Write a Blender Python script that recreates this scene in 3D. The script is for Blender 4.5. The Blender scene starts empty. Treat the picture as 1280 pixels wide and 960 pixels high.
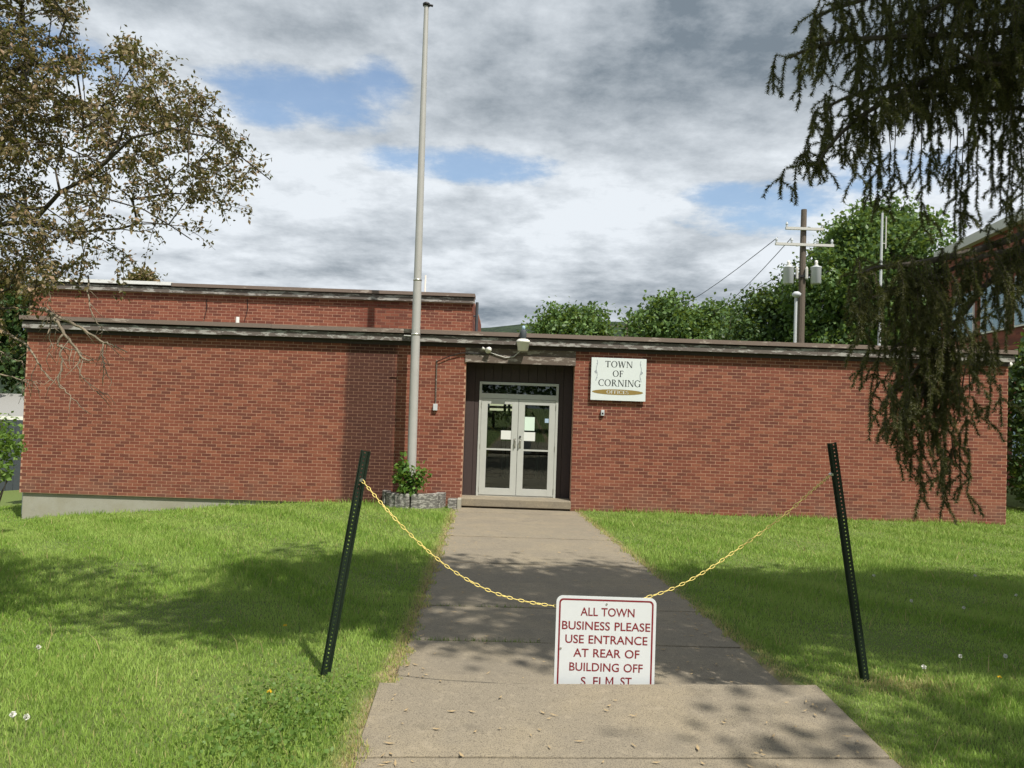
import bpy, math, random
import numpy as np
from mathutils import Vector, Matrix
random.seed(7); rng = np.random.default_rng(7)
scene = bpy.context.scene
C = scene.collection
# ------------------------------------------------------------------ camera
FPX = 960.0
PSI, PIT, ROL = math.radians(.35), math.radians(1.67), math.radians(1.98)
CAM = Vector((0, 0, 2.16))
FW = Vector((math.sin(PSI)*math.cos(PIT), math.cos(PSI)*math.cos(PIT), math.sin(PIT)))
R0 = Vector((math.cos(PSI), -math.sin(PSI), 0)); U0 = R0.cross(FW)
RT = math.cos(ROL)*R0 + math.sin(ROL)*U0
UP = -math.sin(ROL)*R0 + math.cos(ROL)*U0
cd = bpy.data.cameras.new('camera'); cam = bpy.data.objects.new('camera', cd); C.objects.link(cam)
cd.sensor_width = 36; cd.lens = 36*FPX/1280; cd.clip_start = .05; cd.clip_end = 3000
M3 = Matrix((RT, UP, -FW)).transposed()
cam.matrix_world = Matrix.Translation(CAM) @ M3.to_4x4()
scene.camera = cam
# ------------------------------------------------------------------ light and exposure
AZ, EL = math.radians(35), math.radians(56)
SUN = Vector((math.sin(AZ)*math.cos(EL), -math.cos(AZ)*math.cos(EL), math.sin(EL)))
sl = bpy.data.lights.new('sun', 'SUN'); sl.energy = 5.0; sl.angle = math.radians(.55); sl.color = (1, .94, .84)
so = bpy.data.objects.new('sun', sl); C.objects.link(so)
so.rotation_euler = (-SUN).to_track_quat('-Z', 'Y').to_euler(); so.location = SUN*60
scene.view_settings.view_transform = 'Standard'; scene.view_settings.look = 'None'
scene.view_settings.exposure = 0.3; scene.view_settings.gamma = 1
scene.render.engine = 'CYCLES'; scene.cycles.max_bounces = 6; scene.cycles.diffuse_bounces = 3; scene.cycles.transparent_max_bounces = 6; scene.cycles.transmission_bounces = 4

def ray(px, py): return FW + RT*((px-640)/FPX) + UP*((480-py)/FPX)
def W(px, py, Y):
    d = ray(px, py); return CAM + d*((Y-CAM.y)/d.y)
def dep(px, py, z): return CAM + ray(px, py)*z

class NT:                                   # small node-tree helper
    def __init__(s, tree): s.t = tree; s.n = tree.nodes; s.l = tree.links
    def node(s, kind, ins=None, **kw):
        n = s.n.new(kind)
        for k, v in kw.items(): setattr(n, k, v)
        for k, v in (ins or {}).items():
            if hasattr(v, 'is_linked') or isinstance(v, bpy.types.NodeSocket): s.l.new(v, n.inputs[k])
            else: n.inputs[k].default_value = v
        return n
    def math(s, op, a, b=0.0, c=None, clamp=False):
        i = {0: a, 1: b}
        if c is not None: i[2] = c
        return s.node('ShaderNodeMath', i, operation=op, use_clamp=clamp).outputs[0]
    def mix(s, f, a, b, blend='MIX'):
        n = s.n.new('ShaderNodeMix'); n.data_type = 'RGBA'; n.blend_type = blend
        for k, v in ((0, f), (6, a), (7, b)):
            if isinstance(v, bpy.types.NodeSocket): s.l.new(v, n.inputs[k])
            else: n.inputs[k].default_value = v if k == 0 else (*v[:3], 1)
        return n.outputs[2]
    def noise(s, vec, scale, detail=4, rough=.55):
        return s.node('ShaderNodeTexNoise', {'Vector': vec, 'Scale': scale, 'Detail': detail, 'Roughness': rough}).outputs[0]
    def ss(s, v, a, b, lo=0.0, hi=1.0):
        n = s.node('ShaderNodeMapRange', {0: v, 1: a, 2: b, 3: lo, 4: hi}, interpolation_type='SMOOTHSTEP'); return n.outputs[0]

# ------------------------------------------------------------------ sky: Nishita with broken cloud
wd = bpy.data.worlds.new('World'); scene.world = wd; wd.use_nodes = True
wd.node_tree.nodes.clear(); k = NT(wd.node_tree)
tc = k.node('ShaderNodeTexCoord').outputs['Generated']
sx = k.node('ShaderNodeSeparateXYZ', {0: tc}); x, y, z = sx.outputs
sky = k.node('ShaderNodeTexSky', sky_type='NISHITA', sun_disc=False, sun_elevation=EL, sun_rotation=math.radians(145), air_density=1.2, dust_density=.6, ozone_density=2.0)
az = k.math('ARCTAN2', x, y); el = k.math('ARCSINE', z)
zz = k.math('ADD', k.math('MAXIMUM', z, 0.0), .16)
pv = k.node('ShaderNodeCombineXYZ', {0: k.math('DIVIDE', x, zz), 1: k.math('DIVIDE', y, zz), 2: 0.0}).outputs[0]
warp = k.noise(pv, 1.2, 12, .55)
fine = k.noise(pv, 5.5, 12, .66)
big = k.noise(k.node('ShaderNodeVectorMath', {0: pv, 1: (3.1, 7.7, 0)}, operation='ADD').outputs[0], .75, 5, .5)
def azel(px, py):
    d = ray(px, py).normalized(); return math.atan2(d.x, d.y), math.asin(d.z)
gap = k.ss(big, .60, .74, 0, .75)                       # open sky anywhere
gap = k.math('MULTIPLY', gap, k.ss(k.math('ABSOLUTE', az), .60, .85))
for (px, py, a, b) in ((385, 120, .125, .034), (470, 108, .05, .035), (330, 140, .06, .02), (590, 208, .125, .024), (500, 200, .06, .016), (965, 262, .105, .030), (905, 245, .06, .018), (1120, 215, .10, .03), (60, 70, .10, .03)):
    a0, e0 = azel(px, py)
    da = k.math('DIVIDE', k.math('SUBTRACT', az, a0), a); de = k.math('DIVIDE', k.math('SUBTRACT', el, e0), b)
    r2 = k.math('ADD', k.math('MULTIPLY', da, da), k.math('MULTIPLY', de, de))
    r2 = k.math('ADD', r2, k.math('MULTIPLY', k.math('SUBTRACT', fine, .5), 3.4))
    r2 = k.math('ADD', r2, k.math('MULTIPLY', k.math('SUBTRACT', warp, .5), 2.6))
    gap = k.math('MAXIMUM', gap, k.ss(r2, 1.2, -.1, 0, .85))
# cloud brightness: bright cumulus band over a darker base, a grey deck above
e_band = k.ss(el, .17, .24); e_deck = k.ss(k.math('ADD', el, k.math('MULTIPLY', k.math('SUBTRACT', warp, .5), .34)), .27, .42)
a_deck = k.ss(k.math('ADD', az, k.math('MULTIPLY', k.math('SUBTRACT', big, .5), .5)), -.32, .02)
dk = k.math('MULTIPLY', e_deck, k.math('ADD', k.math('MULTIPLY', a_deck, .75), .25))
br = k.math('ADD', k.math('MULTIPLY', k.math('SUBTRACT', k.ss(warp, .40, .60), .5), .55), k.math('MULTIPLY', k.math('SUBTRACT', fine, .5), 1.25))
br = k.math('ADD', br, k.math('MULTIPLY', k.math('SUBTRACT', k.ss(el, .13, .22), .5), .35))
br = k.math('ADD', br, .70); br = k.math('SUBTRACT', br, k.math('MULTIPLY', dk, .60), clamp=True)
ccol = k.mix(br, (.175, .215, .255), (.71, .755, .80))
bg1 = k.node('ShaderNodeBackground', {0: sky.outputs[0], 1: .125})
bg2 = k.node('ShaderNodeBackground', {0: ccol, 1: .95})
mx = k.node('ShaderNodeMixShader', {0: k.math('SUBTRACT', 1.0, gap), 1: bg1.outputs[0], 2: bg2.outputs[0]})
k.node('ShaderNodeOutputWorld', {0: mx.outputs[0]})

# ------------------------------------------------------------------ materials
_a, _b, _c, _d = W(574, 630, 16.2).x, W(717, 632, 16.2).x, W(455, 960, 3.62).x, W(1124, 960, 3.62).x
WX0, WX1 = _c, _d; SK = ((_a-_c)+(_b-_d))/2/12.58          # walk edges at y = 3.62 and its slant
def mat(name):
    m = bpy.data.materials.new(name); m.use_nodes = True; m.node_tree.nodes.clear()
    return m, NT(m.node_tree)
def out(k, sh): k.node('ShaderNodeOutputMaterial', {0: sh})
def bsdf(k, col, rough=.7, bump=None, bstr=.3, bdist=.01, metal=0.0, spec=.4):
    i = {'Base Color': col if isinstance(col, bpy.types.NodeSocket) else (*col, 1), 'Roughness': rough, 'Metallic': metal, 'Specular IOR Level': spec}
    if bump is not None: i['Normal'] = k.node('ShaderNodeBump', {'Height': bump, 'Strength': bstr, 'Distance': bdist}).outputs[0]
    s = k.node('ShaderNodeBsdfPrincipled', i).outputs[0]; out(k, s); return s
def pos(k): return k.node('ShaderNodeNewGeometry').outputs['Position']
def plain(name, col, rough=.6, var=.25, scale=14, metal=0.0, bstr=.2):
    m, k = mat(name); p = pos(k); n = k.noise(p, scale, 6, .65)
    c = k.mix(n, [v*(1-var) for v in col], [min(1, v*(1+var)) for v in col])
    bsdf(k, c, rough, n, bstr, .004, metal); return m
BH, BL = .0677, .2032
DW = 16.3                                              # front wall plane
XS0, XS1 = W(428, 520, DW).x, W(492, 520, DW).x        # darker vertical strip in brick and mortar, left of the flagpole
def brick_mat(name, dark_strip=True):
    m, k = mat(name); p = pos(k); s = k.node('ShaderNodeSeparateXYZ', {0: p}); X, Y, Z = s.outputs
    row = k.math('FLOOR', k.math('DIVIDE', Z, BH))
    odd = k.math('MULTIPLY', k.math('MODULO', k.math('ABSOLUTE', row), 2.0), .5)
    col = k.math('FLOOR', k.math('ADD', k.math('DIVIDE', X, BL), odd))
    cell = k.node('ShaderNodeCombineXYZ', {0: col, 1: row, 2: 0.0}).outputs[0]
    wn = k.node('ShaderNodeTexWhiteNoise', {0: cell}, noise_dimensions='3D')
    v = wn.outputs[0]
    c = k.mix(k.ss(v, 0, .55), (.122, .035, .0225), (.19, .053, .031)); c = k.mix(k.ss(v, .55, 1.0), c, (.255, .085, .048))
    n = k.noise(p, 60, 5, .7); c = k.mix(k.ss(n, .3, .8, 0, .4), c, (.10, .038, .028))
    L = k.noise(p, .7, 4, .6); c = k.mix(k.ss(L, .42, .72, 0, .3), c, (.26, .085, .048))
    c = k.mix(k.math('MULTIPLY', k.ss(Z, .75, .0), k.ss(k.noise(p, 2.2, 6, .65), .38, .62, 0, .5)), c, (.17, .095, .07))
    if dark_strip:
        d = k.math('ADD', X, k.math('MULTIPLY', k.math('SUBTRACT', k.noise(p, 1.3, 6), .5), .22))
        f = k.math('MULTIPLY', k.ss(d, XS0-.05, XS0+.10), k.ss(d, XS1+.1, XS1-.05))
        c = k.mix(k.math('MULTIPLY', f, .86), c, (.046, .015, .010))
    bsdf(k, c, .85, n, .35, .004); return m
def mortar_mat():
    m, k = mat('mortar'); p = pos(k); n = k.noise(p, 40, 6, .7); X = k.node('ShaderNodeSeparateXYZ', {0: p}).outputs[0]
    c = k.mix(n, (.35, .195, .13), (.50, .305, .21))
    f = k.math('MULTIPLY', k.ss(X, XS0-.12, XS0+.16), k.ss(X, XS1+.1, XS1-.05)); c = k.mix(k.math('MULTIPLY', f, .6), c, (.10, .05, .036))
    bsdf(k, c, .95, n, .4, .005); return m
def conc_mat(name, base, warm=(.34, .29, .22), walk=False):
    m, k = mat(name); p = pos(k); n = k.noise(p, 90, 5, .75); L = k.noise(p, 1.7, 7, .65); S = k.noise(p, 6, 6, .6)
    c = k.mix(n, [v*.72 for v in base], [v*1.22 for v in base]); c = k.mix(k.ss(L, .4, .68, 0, .55), c, warm)
    c = k.mix(k.ss(S, .56, .75, 0, .45), c, [v*.5 for v in base])
    if walk:
        sp = k.noise(p, 170, 3, .6); c = k.mix(k.ss(sp, .48, .64, 0, .75), c, (.065, .056, .045)); g2 = k.noise(p, .9, 8, .7); c = k.mix(k.ss(g2, .5, .7, 0, .4), c, (.14, .125, .10)); g3 = k.noise(p, 14, 6, .7); c = k.mix(k.ss(g3, .52, .7, 0, .35), c, (.36, .31, .23))
    bsdf(k, c, .9, n, .5, .004); return m
def peel_mat(name, paint, bare, thr=.56, sc=3.0):
    m, k = mat(name); p = pos(k)
    q = k.node('ShaderNodeVectorMath', {0: p, 1: (1, 1, 3.5)}, operation='MULTIPLY').outputs[0]
    n = k.noise(q, sc, 10, .72); g = k.noise(q, 30, 5, .7)
    c = k.mix(g, [v*.7 for v in paint], [v*1.35 for v in paint]); h = k.ss(n, thr, thr+.05)
    c = k.mix(k.math('MULTIPLY', h, .85), c, bare)
    bsdf(k, c, .75, n, .4, .006); return m
def leaf_mat(name, cols, trans=.45, rough=.5):
    m, k = mat(name); r = k.node('ShaderNodeNewGeometry').outputs['Random Per Island']
    c = k.mix(k.ss(r, 0, .5), cols[0], cols[1]); c = k.mix(k.ss(r, .5, 1.0), c, cols[2])
    d = k.node('ShaderNodeBsdfPrincipled', {'Base Color': c, 'Roughness': rough, 'Specular IOR Level': .35}).outputs[0]
    t = k.node('ShaderNodeBsdfTranslucent', {0: k.mix(.5, c, (.30, .38, .04), 'MIX')}).outputs[0]
    out(k, k.node('ShaderNodeMixShader', {0: trans, 1: d, 2: t}).outputs[0]); return m
def bark_mat(name, a, b):
    m, k = mat(name); p = pos(k); n = k.noise(k.node('ShaderNodeVectorMath', {0: p, 1: (1, 1, .25)}, operation='MULTIPLY').outputs[0], 30, 7, .7)
    bsdf(k, k.mix(n, a, b), .9, n, .8, .02); return m
def glass_mat():
    m, k = mat('door_glass'); fr = k.node('ShaderNodeFresnel', {0: 1.52}).outputs[0]
    g = k.node('ShaderNodeBsdfGlossy', {0: (.95, 1, .97, 1), 1: .01}).outputs[0]; t = k.node('ShaderNodeBsdfTransparent', {0: (.62, .68, .64, 1)}).outputs[0]
    out(k, k.node('ShaderNodeMixShader', {0: k.math('ADD', fr, .03), 1: t, 2: g}).outputs[0]); return m
def emis_mat(name, col, s):
    m, k = mat(name); out(k, k.node('ShaderNodeEmission', {0: (*col, 1), 1: s}).outputs[0]); return m
def grass_mat():
    m, k = mat('grass_blades'); p = pos(k); r = k.node('ShaderNodeNewGeometry').outputs['Random Per Island']
    dry = k.node('ShaderNodeAttribute', attribute_name='dry').outputs['Fac']
    s = k.node('ShaderNodeSeparateXYZ', {0: p}).outputs
    L = k.noise(p, .55, 5, .6); S = k.noise(p, 3.5, 4, .6)
    c = k.mix(r, (.145, .265, .036), (.32, .475, .085)); c = k.mix(k.ss(L, .35, .7, 0, .6), c, (.34, .47, .11)); c = k.mix(k.ss(S, .5, .72, 0, .5), c, (.12, .24, .04))
    st = k.math('SINE', k.math('MULTIPLY', k.math('ADD', k.math('MULTIPLY', s[0], .8), k.math('MULTIPLY', s[1], .62)), 5.5))
    c = k.mix(k.ss(st, -.4, .6, 0, .4), c, (.40, .53, .14))
    c = k.mix(dry, c, (.50, .42, .20))
    d = k.node('ShaderNodeBsdfPrincipled', {'Base Color': c, 'Roughness': .55, 'Specular IOR Level': .3}).outputs[0]
    t = k.node('ShaderNodeBsdfTranslucent', {0: c}).outputs[0]
    out(k, k.node('ShaderNodeMixShader', {0: .4, 1: d, 2: t}).outputs[0]); return m
def ground_mat():
    m, k = mat('turf_ground'); p = pos(k); n = k.noise(p, 25, 6, .7); L = k.noise(p, .6, 5, .6)
    c = k.mix(n, (.07, .11, .025), (.16, .21, .05)); c = k.mix(k.ss(L, .4, .7, 0, .5), c, (.12, .15, .04))
    q = k.node('ShaderNodeSeparateXYZ', {0: p}).outputs; base = k.math('SUBTRACT', q[0], k.math('MULTIPLY', k.math('SUBTRACT', q[1], 3.62), SK))
    d = k.math('MINIMUM', k.math('ABSOLUTE', k.math('SUBTRACT', base, WX0)), k.math('ABSOLUTE', k.math('SUBTRACT', base, WX1)))
    d = k.math('ADD', d, k.math('MULTIPLY', k.math('SUBTRACT', k.noise(p, 5, 4), .5), .25)); c = k.mix(k.ss(d, .16, .05), c, k.mix(n, (.20, .15, .085), (.42, .34, .20)))
    bsdf(k, c, .95, n, .8, .03); return m
def hill_mat():
    m, k = mat('wooded_hill'); p = pos(k); n = k.noise(p, .12, 8, .75)
    bsdf(k, k.mix(k.ss(n, .35, .65), (.012, .03, .016), (.05, .085, .035)), .95, n, 1.0, 8); return m
M = dict(
    brick=brick_mat('red_brick'), brick2=brick_mat('red_brick_plain', False), mortar=mortar_mat(),
    conc=conc_mat('foundation_concrete', (.34, .33, .28), (.27, .25, .18)), walk=conc_mat('walk_concrete', (.245, .212, .158), (.31, .26, .175), True),
    fascia=peel_mat('peeling_fascia', (.12, .10, .09), (.38, .37, .35), .505, 3.4), fascia_cap=peel_mat('roof_edge_flashing', (.165, .125, .105), (.36, .31, .27), .57, 1.6),
    white_flash=peel_mat('white_flashing', (.66, .67, .68), (.25, .22, .20), .60), lintel=peel_mat('weathered_board', (.115, .088, .070), (.36, .32, .28), .53, 4.0),
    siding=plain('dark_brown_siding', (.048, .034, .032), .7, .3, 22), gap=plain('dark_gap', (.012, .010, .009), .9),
    alu=plain('aluminium_frame', (.49, .505, .475), .45, .08, 9, 0.2, .05), glass=glass_mat(), steel=plain('brushed_steel', (.55, .54, .50), .35, .15, 30, .9),
    pole=plain('flagpole_aluminium', (.40, .395, .38), .5, .12, 5, .1, .05), black=plain('black_metal', (.015, .015, .016), .5),
    white=plain('white_plastic', (.78, .77, .72), .5, .06), sign=plain('sign_white', (.62, .655, .67), .4, .04, 20, 0, .03), bsign=plain('board_white', (.63, .68, .68), .5, .05, 10, 0, .05),
    ink=plain('sign_dark_green_black', (.018, .022, .022), .6), gold=plain('sign_gold', (.26, .185, .055), .5, .1), red=plain('sign_dark_red', (.20, .012, .018), .5, .1), scroll=plain('sign_scroll_grey', (.30, .33, .36), .6, .1),
    post=plain('green_post', (.012, .022, .014), .45, .35, 40), yellow=plain('yellow_plastic_chain', (.78, .63, .20), .45, .12, 30),
    block=peel_mat('rough_grey_block', (.12, .115, .105), (.36, .35, .32), .50, 9.0), soil=plain('soil', (.05, .035, .022), .95, .4, 30, 0, .8),
    paper=plain('paper', (.64, .66, .63), .8, .03), papergreen=plain('pale_green_paper', (.60, .74, .64), .8, .03), dark=plain('dark_interior', (.028, .028, .026), .8), greyin=plain('grey_interior_frame', (.26, .28, .28), .5),
    floor=plain('interior_floor', (.10, .11, .12), .5), lamp=emis_mat('fluorescent_tube', (1, .90, .62), 1.1), grass=grass_mat(), ground=ground_mat(), hill=hill_mat(),
    crab=leaf_mat('bronze_green_leaves', ((.085, .075, .030), (.185, .145, .066), (.27, .18, .11)), .22), maple=leaf_mat('maple_leaves', ((.032, .075, .020), (.060, .125, .030), (.105, .175, .050)), .35),
    bgmaple=leaf_mat('tree_leaves', ((.035, .078, .022), (.085, .155, .042), (.15, .245, .075)), .3), light=leaf_mat('bright_leaves', ((.09, .17, .035), (.14, .25, .05), (.20, .31, .08)), .45), darkleaf=leaf_mat('dark_leaves', ((.025, .055, .018), (.045, .090, .027), (.08, .14, .045)), .25),
    needle=leaf_mat('spruce_needles', ((.034, .042, .014), (.068, .072, .023), (.12, .11, .042)), .2), plant=leaf_mat('hydrangea_leaves', ((.06, .14, .025), (.11, .22, .04), (.17, .30, .07)), .4),
    bark=bark_mat('grey_brown_bark', (.035, .028, .022), (.12, .10, .08)), deadwood=bark_mat('bare_wood', (.14, .115, .085), (.36, .30, .22)), polewood=bark_mat('pole_wood', (.07, .055, .045), (.17, .14, .11)),
    grey=plain('transformer_grey', (.50, .53, .55), .45, .08), roofgrey=plain('pale_roof', (.26, .26, .25), .8, .15), fence=plain('slate_fence', (.055, .065, .075), .7, .3), trim=plain('pale_trim', (.50, .50, .47), .7, .12),
    puff=plain('dandelion_seed', (.70, .70, .64), .9), yel=plain('dandelion_yellow', (.80, .52, .02), .7), stem=plain('dandelion_stem', (.30, .33, .12), .6), straw=plain('dry_litter', (.36, .27, .15), .9, .4, 60), roof=plain('roof_gravel', (.16, .14, .125), .95, .3, 40),
    tag=plain('blue_label', (.35, .47, .60), .5))

# ------------------------------------------------------------------ object helpers
ORG = {}
def link(o, parent=None, at=None):
    C.objects.link(o)
    if parent is not None:
        o.parent = parent; base = ORG[parent.name]
    else: base = Vector((0, 0, 0))
    ORG[o.name] = base
    return o
def thing(name, at, label, cat, group=None):
    o = bpy.data.objects.new(name, None); C.objects.link(o); o.location = at; o.empty_display_size = .1
    ORG[o.name] = Vector(at); o['label'] = label; o['category'] = cat
    if group: o['group'] = group
    return o
def tag(o, label, cat, group=None, kind=None):
    o['label'] = label
    if cat: o['category'] = cat
    if group: o['group'] = group
    if kind: o['kind'] = kind
    return o
class MB:
    def __init__(s): s.v = []; s.f = []
    def quad(s, *p):
        n = len(s.v); s.v += [tuple(q) for q in p]; s.f.append(tuple(range(n, n+len(p)))); return s
    def box(s, a, b, skip=()):
        (x0, y0, z0), (x1, y1, z1) = a, b; n = len(s.v)
        s.v += [(x0, y0, z0), (x1, y0, z0), (x1, y1, z0), (x0, y1, z0), (x0, y0, z1), (x1, y0, z1), (x1, y1, z1), (x0, y1, z1)]
        F = dict(b=(0, 3, 2, 1), t=(4, 5, 6, 7), f=(0, 1, 5, 4), r=(1, 2, 6, 5), k=(2, 3, 7, 6), l=(3, 0, 4, 7))
        s.f += [tuple(n+i for i in F[q]) for q in F if q not in skip]; return s
    def prism(s, pts, y0, y1):                          # outline in (x, z), extruded along y
        n = len(s.v); m = len(pts); s.v += [(p[0], y0, p[1]) for p in pts]+[(p[0], y1, p[1]) for p in pts]
        s.f.append(tuple(range(n, n+m))); s.f.append(tuple(range(n+2*m-1, n+m-1, -1)))
        for i in range(m): j = (i+1) % m; s.f.append((n+i, n+m+i, n+m+j, n+j))
        return s
    def tube(s, pts, rad, sides=8, cap=True):
        pts = [Vector(p) for p in pts]; m = len(pts); rad = rad if hasattr(rad, '__len__') else [rad]*m
        n = len(s.v); u = None
        for i, p in enumerate(pts):
            d = (pts[min(i+1, m-1)]-pts[max(i-1, 0)]).normalized()
            if u is None: u = d.orthogonal().normalized()
            u = (u-d*u.dot(d)); u = u.normalized() if u.length > 1e-6 else d.orthogonal().normalized(); w = d.cross(u)
            for q in range(sides):
                a = 2*math.pi*q/sides; s.v.append(tuple(p+(u*math.cos(a)+w*math.sin(a))*rad[i]))
        for i in range(m-1):
            for q in range(sides):
                r = (q+1) % sides; s.f.append((n+i*sides+q, n+i*sides+r, n+(i+1)*sides+r, n+(i+1)*sides+q))
        if cap: s.f.append(tuple(n+q for q in range(sides-1, -1, -1))); s.f.append(tuple(n+(m-1)*sides+q for q in range(sides)))
        return s
    def lathe(s, c, prof, sides=20):                    # prof: (r, z) pairs about a vertical axis
        return s.tube([(c[0], c[1], c[2]+z+i*1e-6) for i, (r, z) in enumerate(prof)], [max(r, .0005) for r, z in prof], sides)
    def build(s, name, m, parent=None, smooth=False, bevel=0):
        me = bpy.data.meshes.new(name); o = bpy.data.objects.new(name, me); link(o, parent); b = ORG[o.name]
        me.from_pydata([(v[0]-b.x, v[1]-b.y, v[2]-b.z) for v in s.v], [], s.f); me.materials.append(M[m]); me.update()
        if smooth: me.polygons.foreach_set('use_smooth', [True]*len(me.polygons))
        if bevel:
            md = o.modifiers.new('bevel', 'BEVEL'); md.width = bevel; md.segments = 2; md.limit_method = 'ANGLE'
        return o
def np_mesh(name, V, F, m, parent=None):
    me = bpy.data.meshes.new(name); o = bpy.data.objects.new(name, me); link(o, parent); b = ORG[o.name]
    V = np.asarray(V, np.float32)-np.array(b, np.float32); F = np.asarray(F, np.int32); kf = F.shape[1]
    me.vertices.add(len(V)); me.vertices.foreach_set('co', V.ravel())
    me.loops.add(F.size); me.loops.foreach_set('vertex_index', F.ravel())
    me.polygons.add(len(F)); me.polygons.foreach_set('loop_start', np.arange(0, F.size, kf, dtype=np.int32)); me.polygons.foreach_set('loop_total', np.full(len(F), kf, np.int32))
    me.update(calc_edges=True); me.materials.append(M[m]); return o
def unit(a): return a/np.maximum(np.linalg.norm(a, axis=-1, keepdims=True), 1e-9)
def leaves(P, size, aspect=.5, droop=.3, spread=None):
    """folded diamond leaves at points P: vertices and faces"""
    n = len(P); d = unit(rng.normal(size=(n, 3))+np.array([0, 0, -droop])); u = unit(rng.normal(size=(n, 3))); u[:, 2] += .9
    s = unit(np.cross(d, u)); nn = np.cross(s, d); L = size*rng.uniform(.65, 1.25, (n, 1))
    a = P; b = P+d*L*.45+s*L*aspect*.5+nn*L*.10; c = P+d*L; e = P+d*L*.45-s*L*aspect*.5+nn*L*.10
    V = np.stack([a, b, c, e], 1).reshape(-1, 3); i = np.arange(n)[:, None]*4
    F = np.concatenate([i+np.array([[0, 1, 2]]), i+np.array([[0, 2, 3]])], 0); return V, F
def grow(limbs, attr, step=.3, jit=.06, sag=0.0):
    """attach every attractor to the nearest wood; returns nodes, parents"""
    P = []; par = []
    for lb in limbs:
        pr = -1
        if lb.get('from') is not None:
            q = np.array(lb['pts'][0]); pr = int(np.argmin(((np.array(P)-q)**2).sum(1)))
        for a, b in zip(lb['pts'][:-1], lb['pts'][1:]):
            a = np.array(a, float); b = np.array(b, float); m = max(1, int(np.linalg.norm(b-a)/step))
            if pr < 0: P.append(a); par.append(-1); pr = 0
            for j in range(1, m+1):
                P.append(a+(b-a)*j/m+(rng.normal(size=3)*jit*.4 if j < m else 0)); par.append(pr); pr = len(P)-1
    P = list(P); A = np.asarray(attr)
    dmin = np.min(((A[:, None]-np.array(P)[None])**2).sum(2), 1); order = np.argsort(dmin)
    buf = np.zeros((len(P)+len(A)*40, 3)); buf[:len(P)] = np.array(P); n = len(P); tips = []
    for ai in order:
        a = A[ai]; j = int(np.argmin(((buf[:n]-a)**2).sum(1))); p = buf[j]; L = np.linalg.norm(a-p); m = min(38, max(1, int(L/step))); pr = j
        for q in range(1, m+1):
            t = q/m; pt = p+(a-p)*t+(rng.normal(size=3)*jit if q < m else 0); pt[2] += sag*math.sin(t*math.pi)*L
            buf[n] = pt; par.append(pr); pr = n; n += 1
        tips.append(pr)
    return buf[:n].copy(), np.array(par), np.array(tips)
def wood(P, par, r_tip, r_max, power=2.4, sides=5):
    n = len(P); acc = np.zeros(n); ch = np.zeros(n, int)
    for i in range(n):
        if par[i] >= 0: ch[par[i]] += 1
    for i in range(n-1, -1, -1):
        if ch[i] == 0: acc[i] += r_tip**power
        if par[i] >= 0: acc[par[i]] += acc[i]
    r = np.minimum(acc**(1/power), r_max)
    idx = np.where(par >= 0)[0]; a = P[par[idx]]; b = P[idx]; ra = np.minimum(r[par[idx]], r[idx]*1.6)[:, None, None]; rb = r[idx][:, None, None]
    d = unit(b-a); u = unit(np.cross(d, np.array([.31, .87, .21]))); w = np.cross(d, u)
    t = np.arange(sides)*2*np.pi/sides; ring = u[:, None]*np.cos(t)[None, :, None]+w[:, None]*np.sin(t)[None, :, None]
    V = np.concatenate([a[:, None]+ring*ra, b[:, None]+ring*rb], 1).reshape(-1, 3)
    q = np.arange(sides); f = np.stack([q, (q+1) % sides, sides+(q+1) % sides, sides+q], 1)
    F = (np.arange(len(idx))[:, None, None]*2*sides+f[None]).reshape(-1, 4); return V, F
def blob(c, r, n, shell=.35, lump=.25):
    """points through an uneven ellipsoid, denser near its skin"""
    d = unit(rng.normal(size=(n, 3))); k1 = rng.normal(size=(6, 3))*2.2; ph = rng.uniform(0, 6, 6)
    bump = 1+lump*np.sin(d@k1.T+ph).mean(1)*1.8
    rr = (1-shell*rng.random(n)**1.5)*bump
    return np.array(c)+d*rr[:, None]*np.array(r)
def tree(name, base, limbs, attr, label, cat='tree', group=None, leafm='maple', per=30, spread=.35, size=.12, aspect=.6, tip=.008, rmax=.3, step=.4, jit=.07, bark='bark', droop=.3, spray=None):
    t = thing(name, base, label, cat, group)
    P, par, tips = grow(limbs, attr, step, jit); V, F = wood(P, par, tip, rmax); np_mesh('trunk', V, F, bark, t)
    pts = np.repeat(P[tips], per, 0)+rng.normal(size=(len(tips)*per, 3))*spread*np.array([1, 1, .75])
    if spray:
        ns_, L_ = spray; q = np.repeat(P[tips], ns_, 0); dr = P[tips]-P[par[tips]]; dr = unit(np.repeat(unit(dr), ns_, 0)+rng.normal(size=(len(q), 3))*.75+np.array([0, 0, -.12])); Ls = rng.uniform(.5, 1.2, (len(q), 1))*L_
        tt = rng.random((len(q)*per, 1)); base_ = np.repeat(q, per, 0); dd = np.repeat(dr*Ls, per, 0); pts = base_+dd*tt+np.array([0, 0, -.25])*(tt**2)*np.linalg.norm(dd, axis=1, keepdims=True)+rng.normal(size=base_.shape)*spread
        tw = MB()
        for a, b in zip(q, q+dr*Ls+np.array([0, 0, -.25])*Ls): tw.tube([a, (a+b)/2+np.array([0, 0, .02]), b], [.0028, .002, .001], 3, False)
        tw.build('twigs', bark, t)['kind'] = 'stuff'
    V, F = leaves(pts, size, aspect, droop); np_mesh('crown', V, F, leafm, t); return t
def copy_tree(o, parent=None):
    c = o.copy(); C.objects.link(c); c.parent = parent
    for ch in list(o.children): copy_tree(ch, c)
    return c

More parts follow.
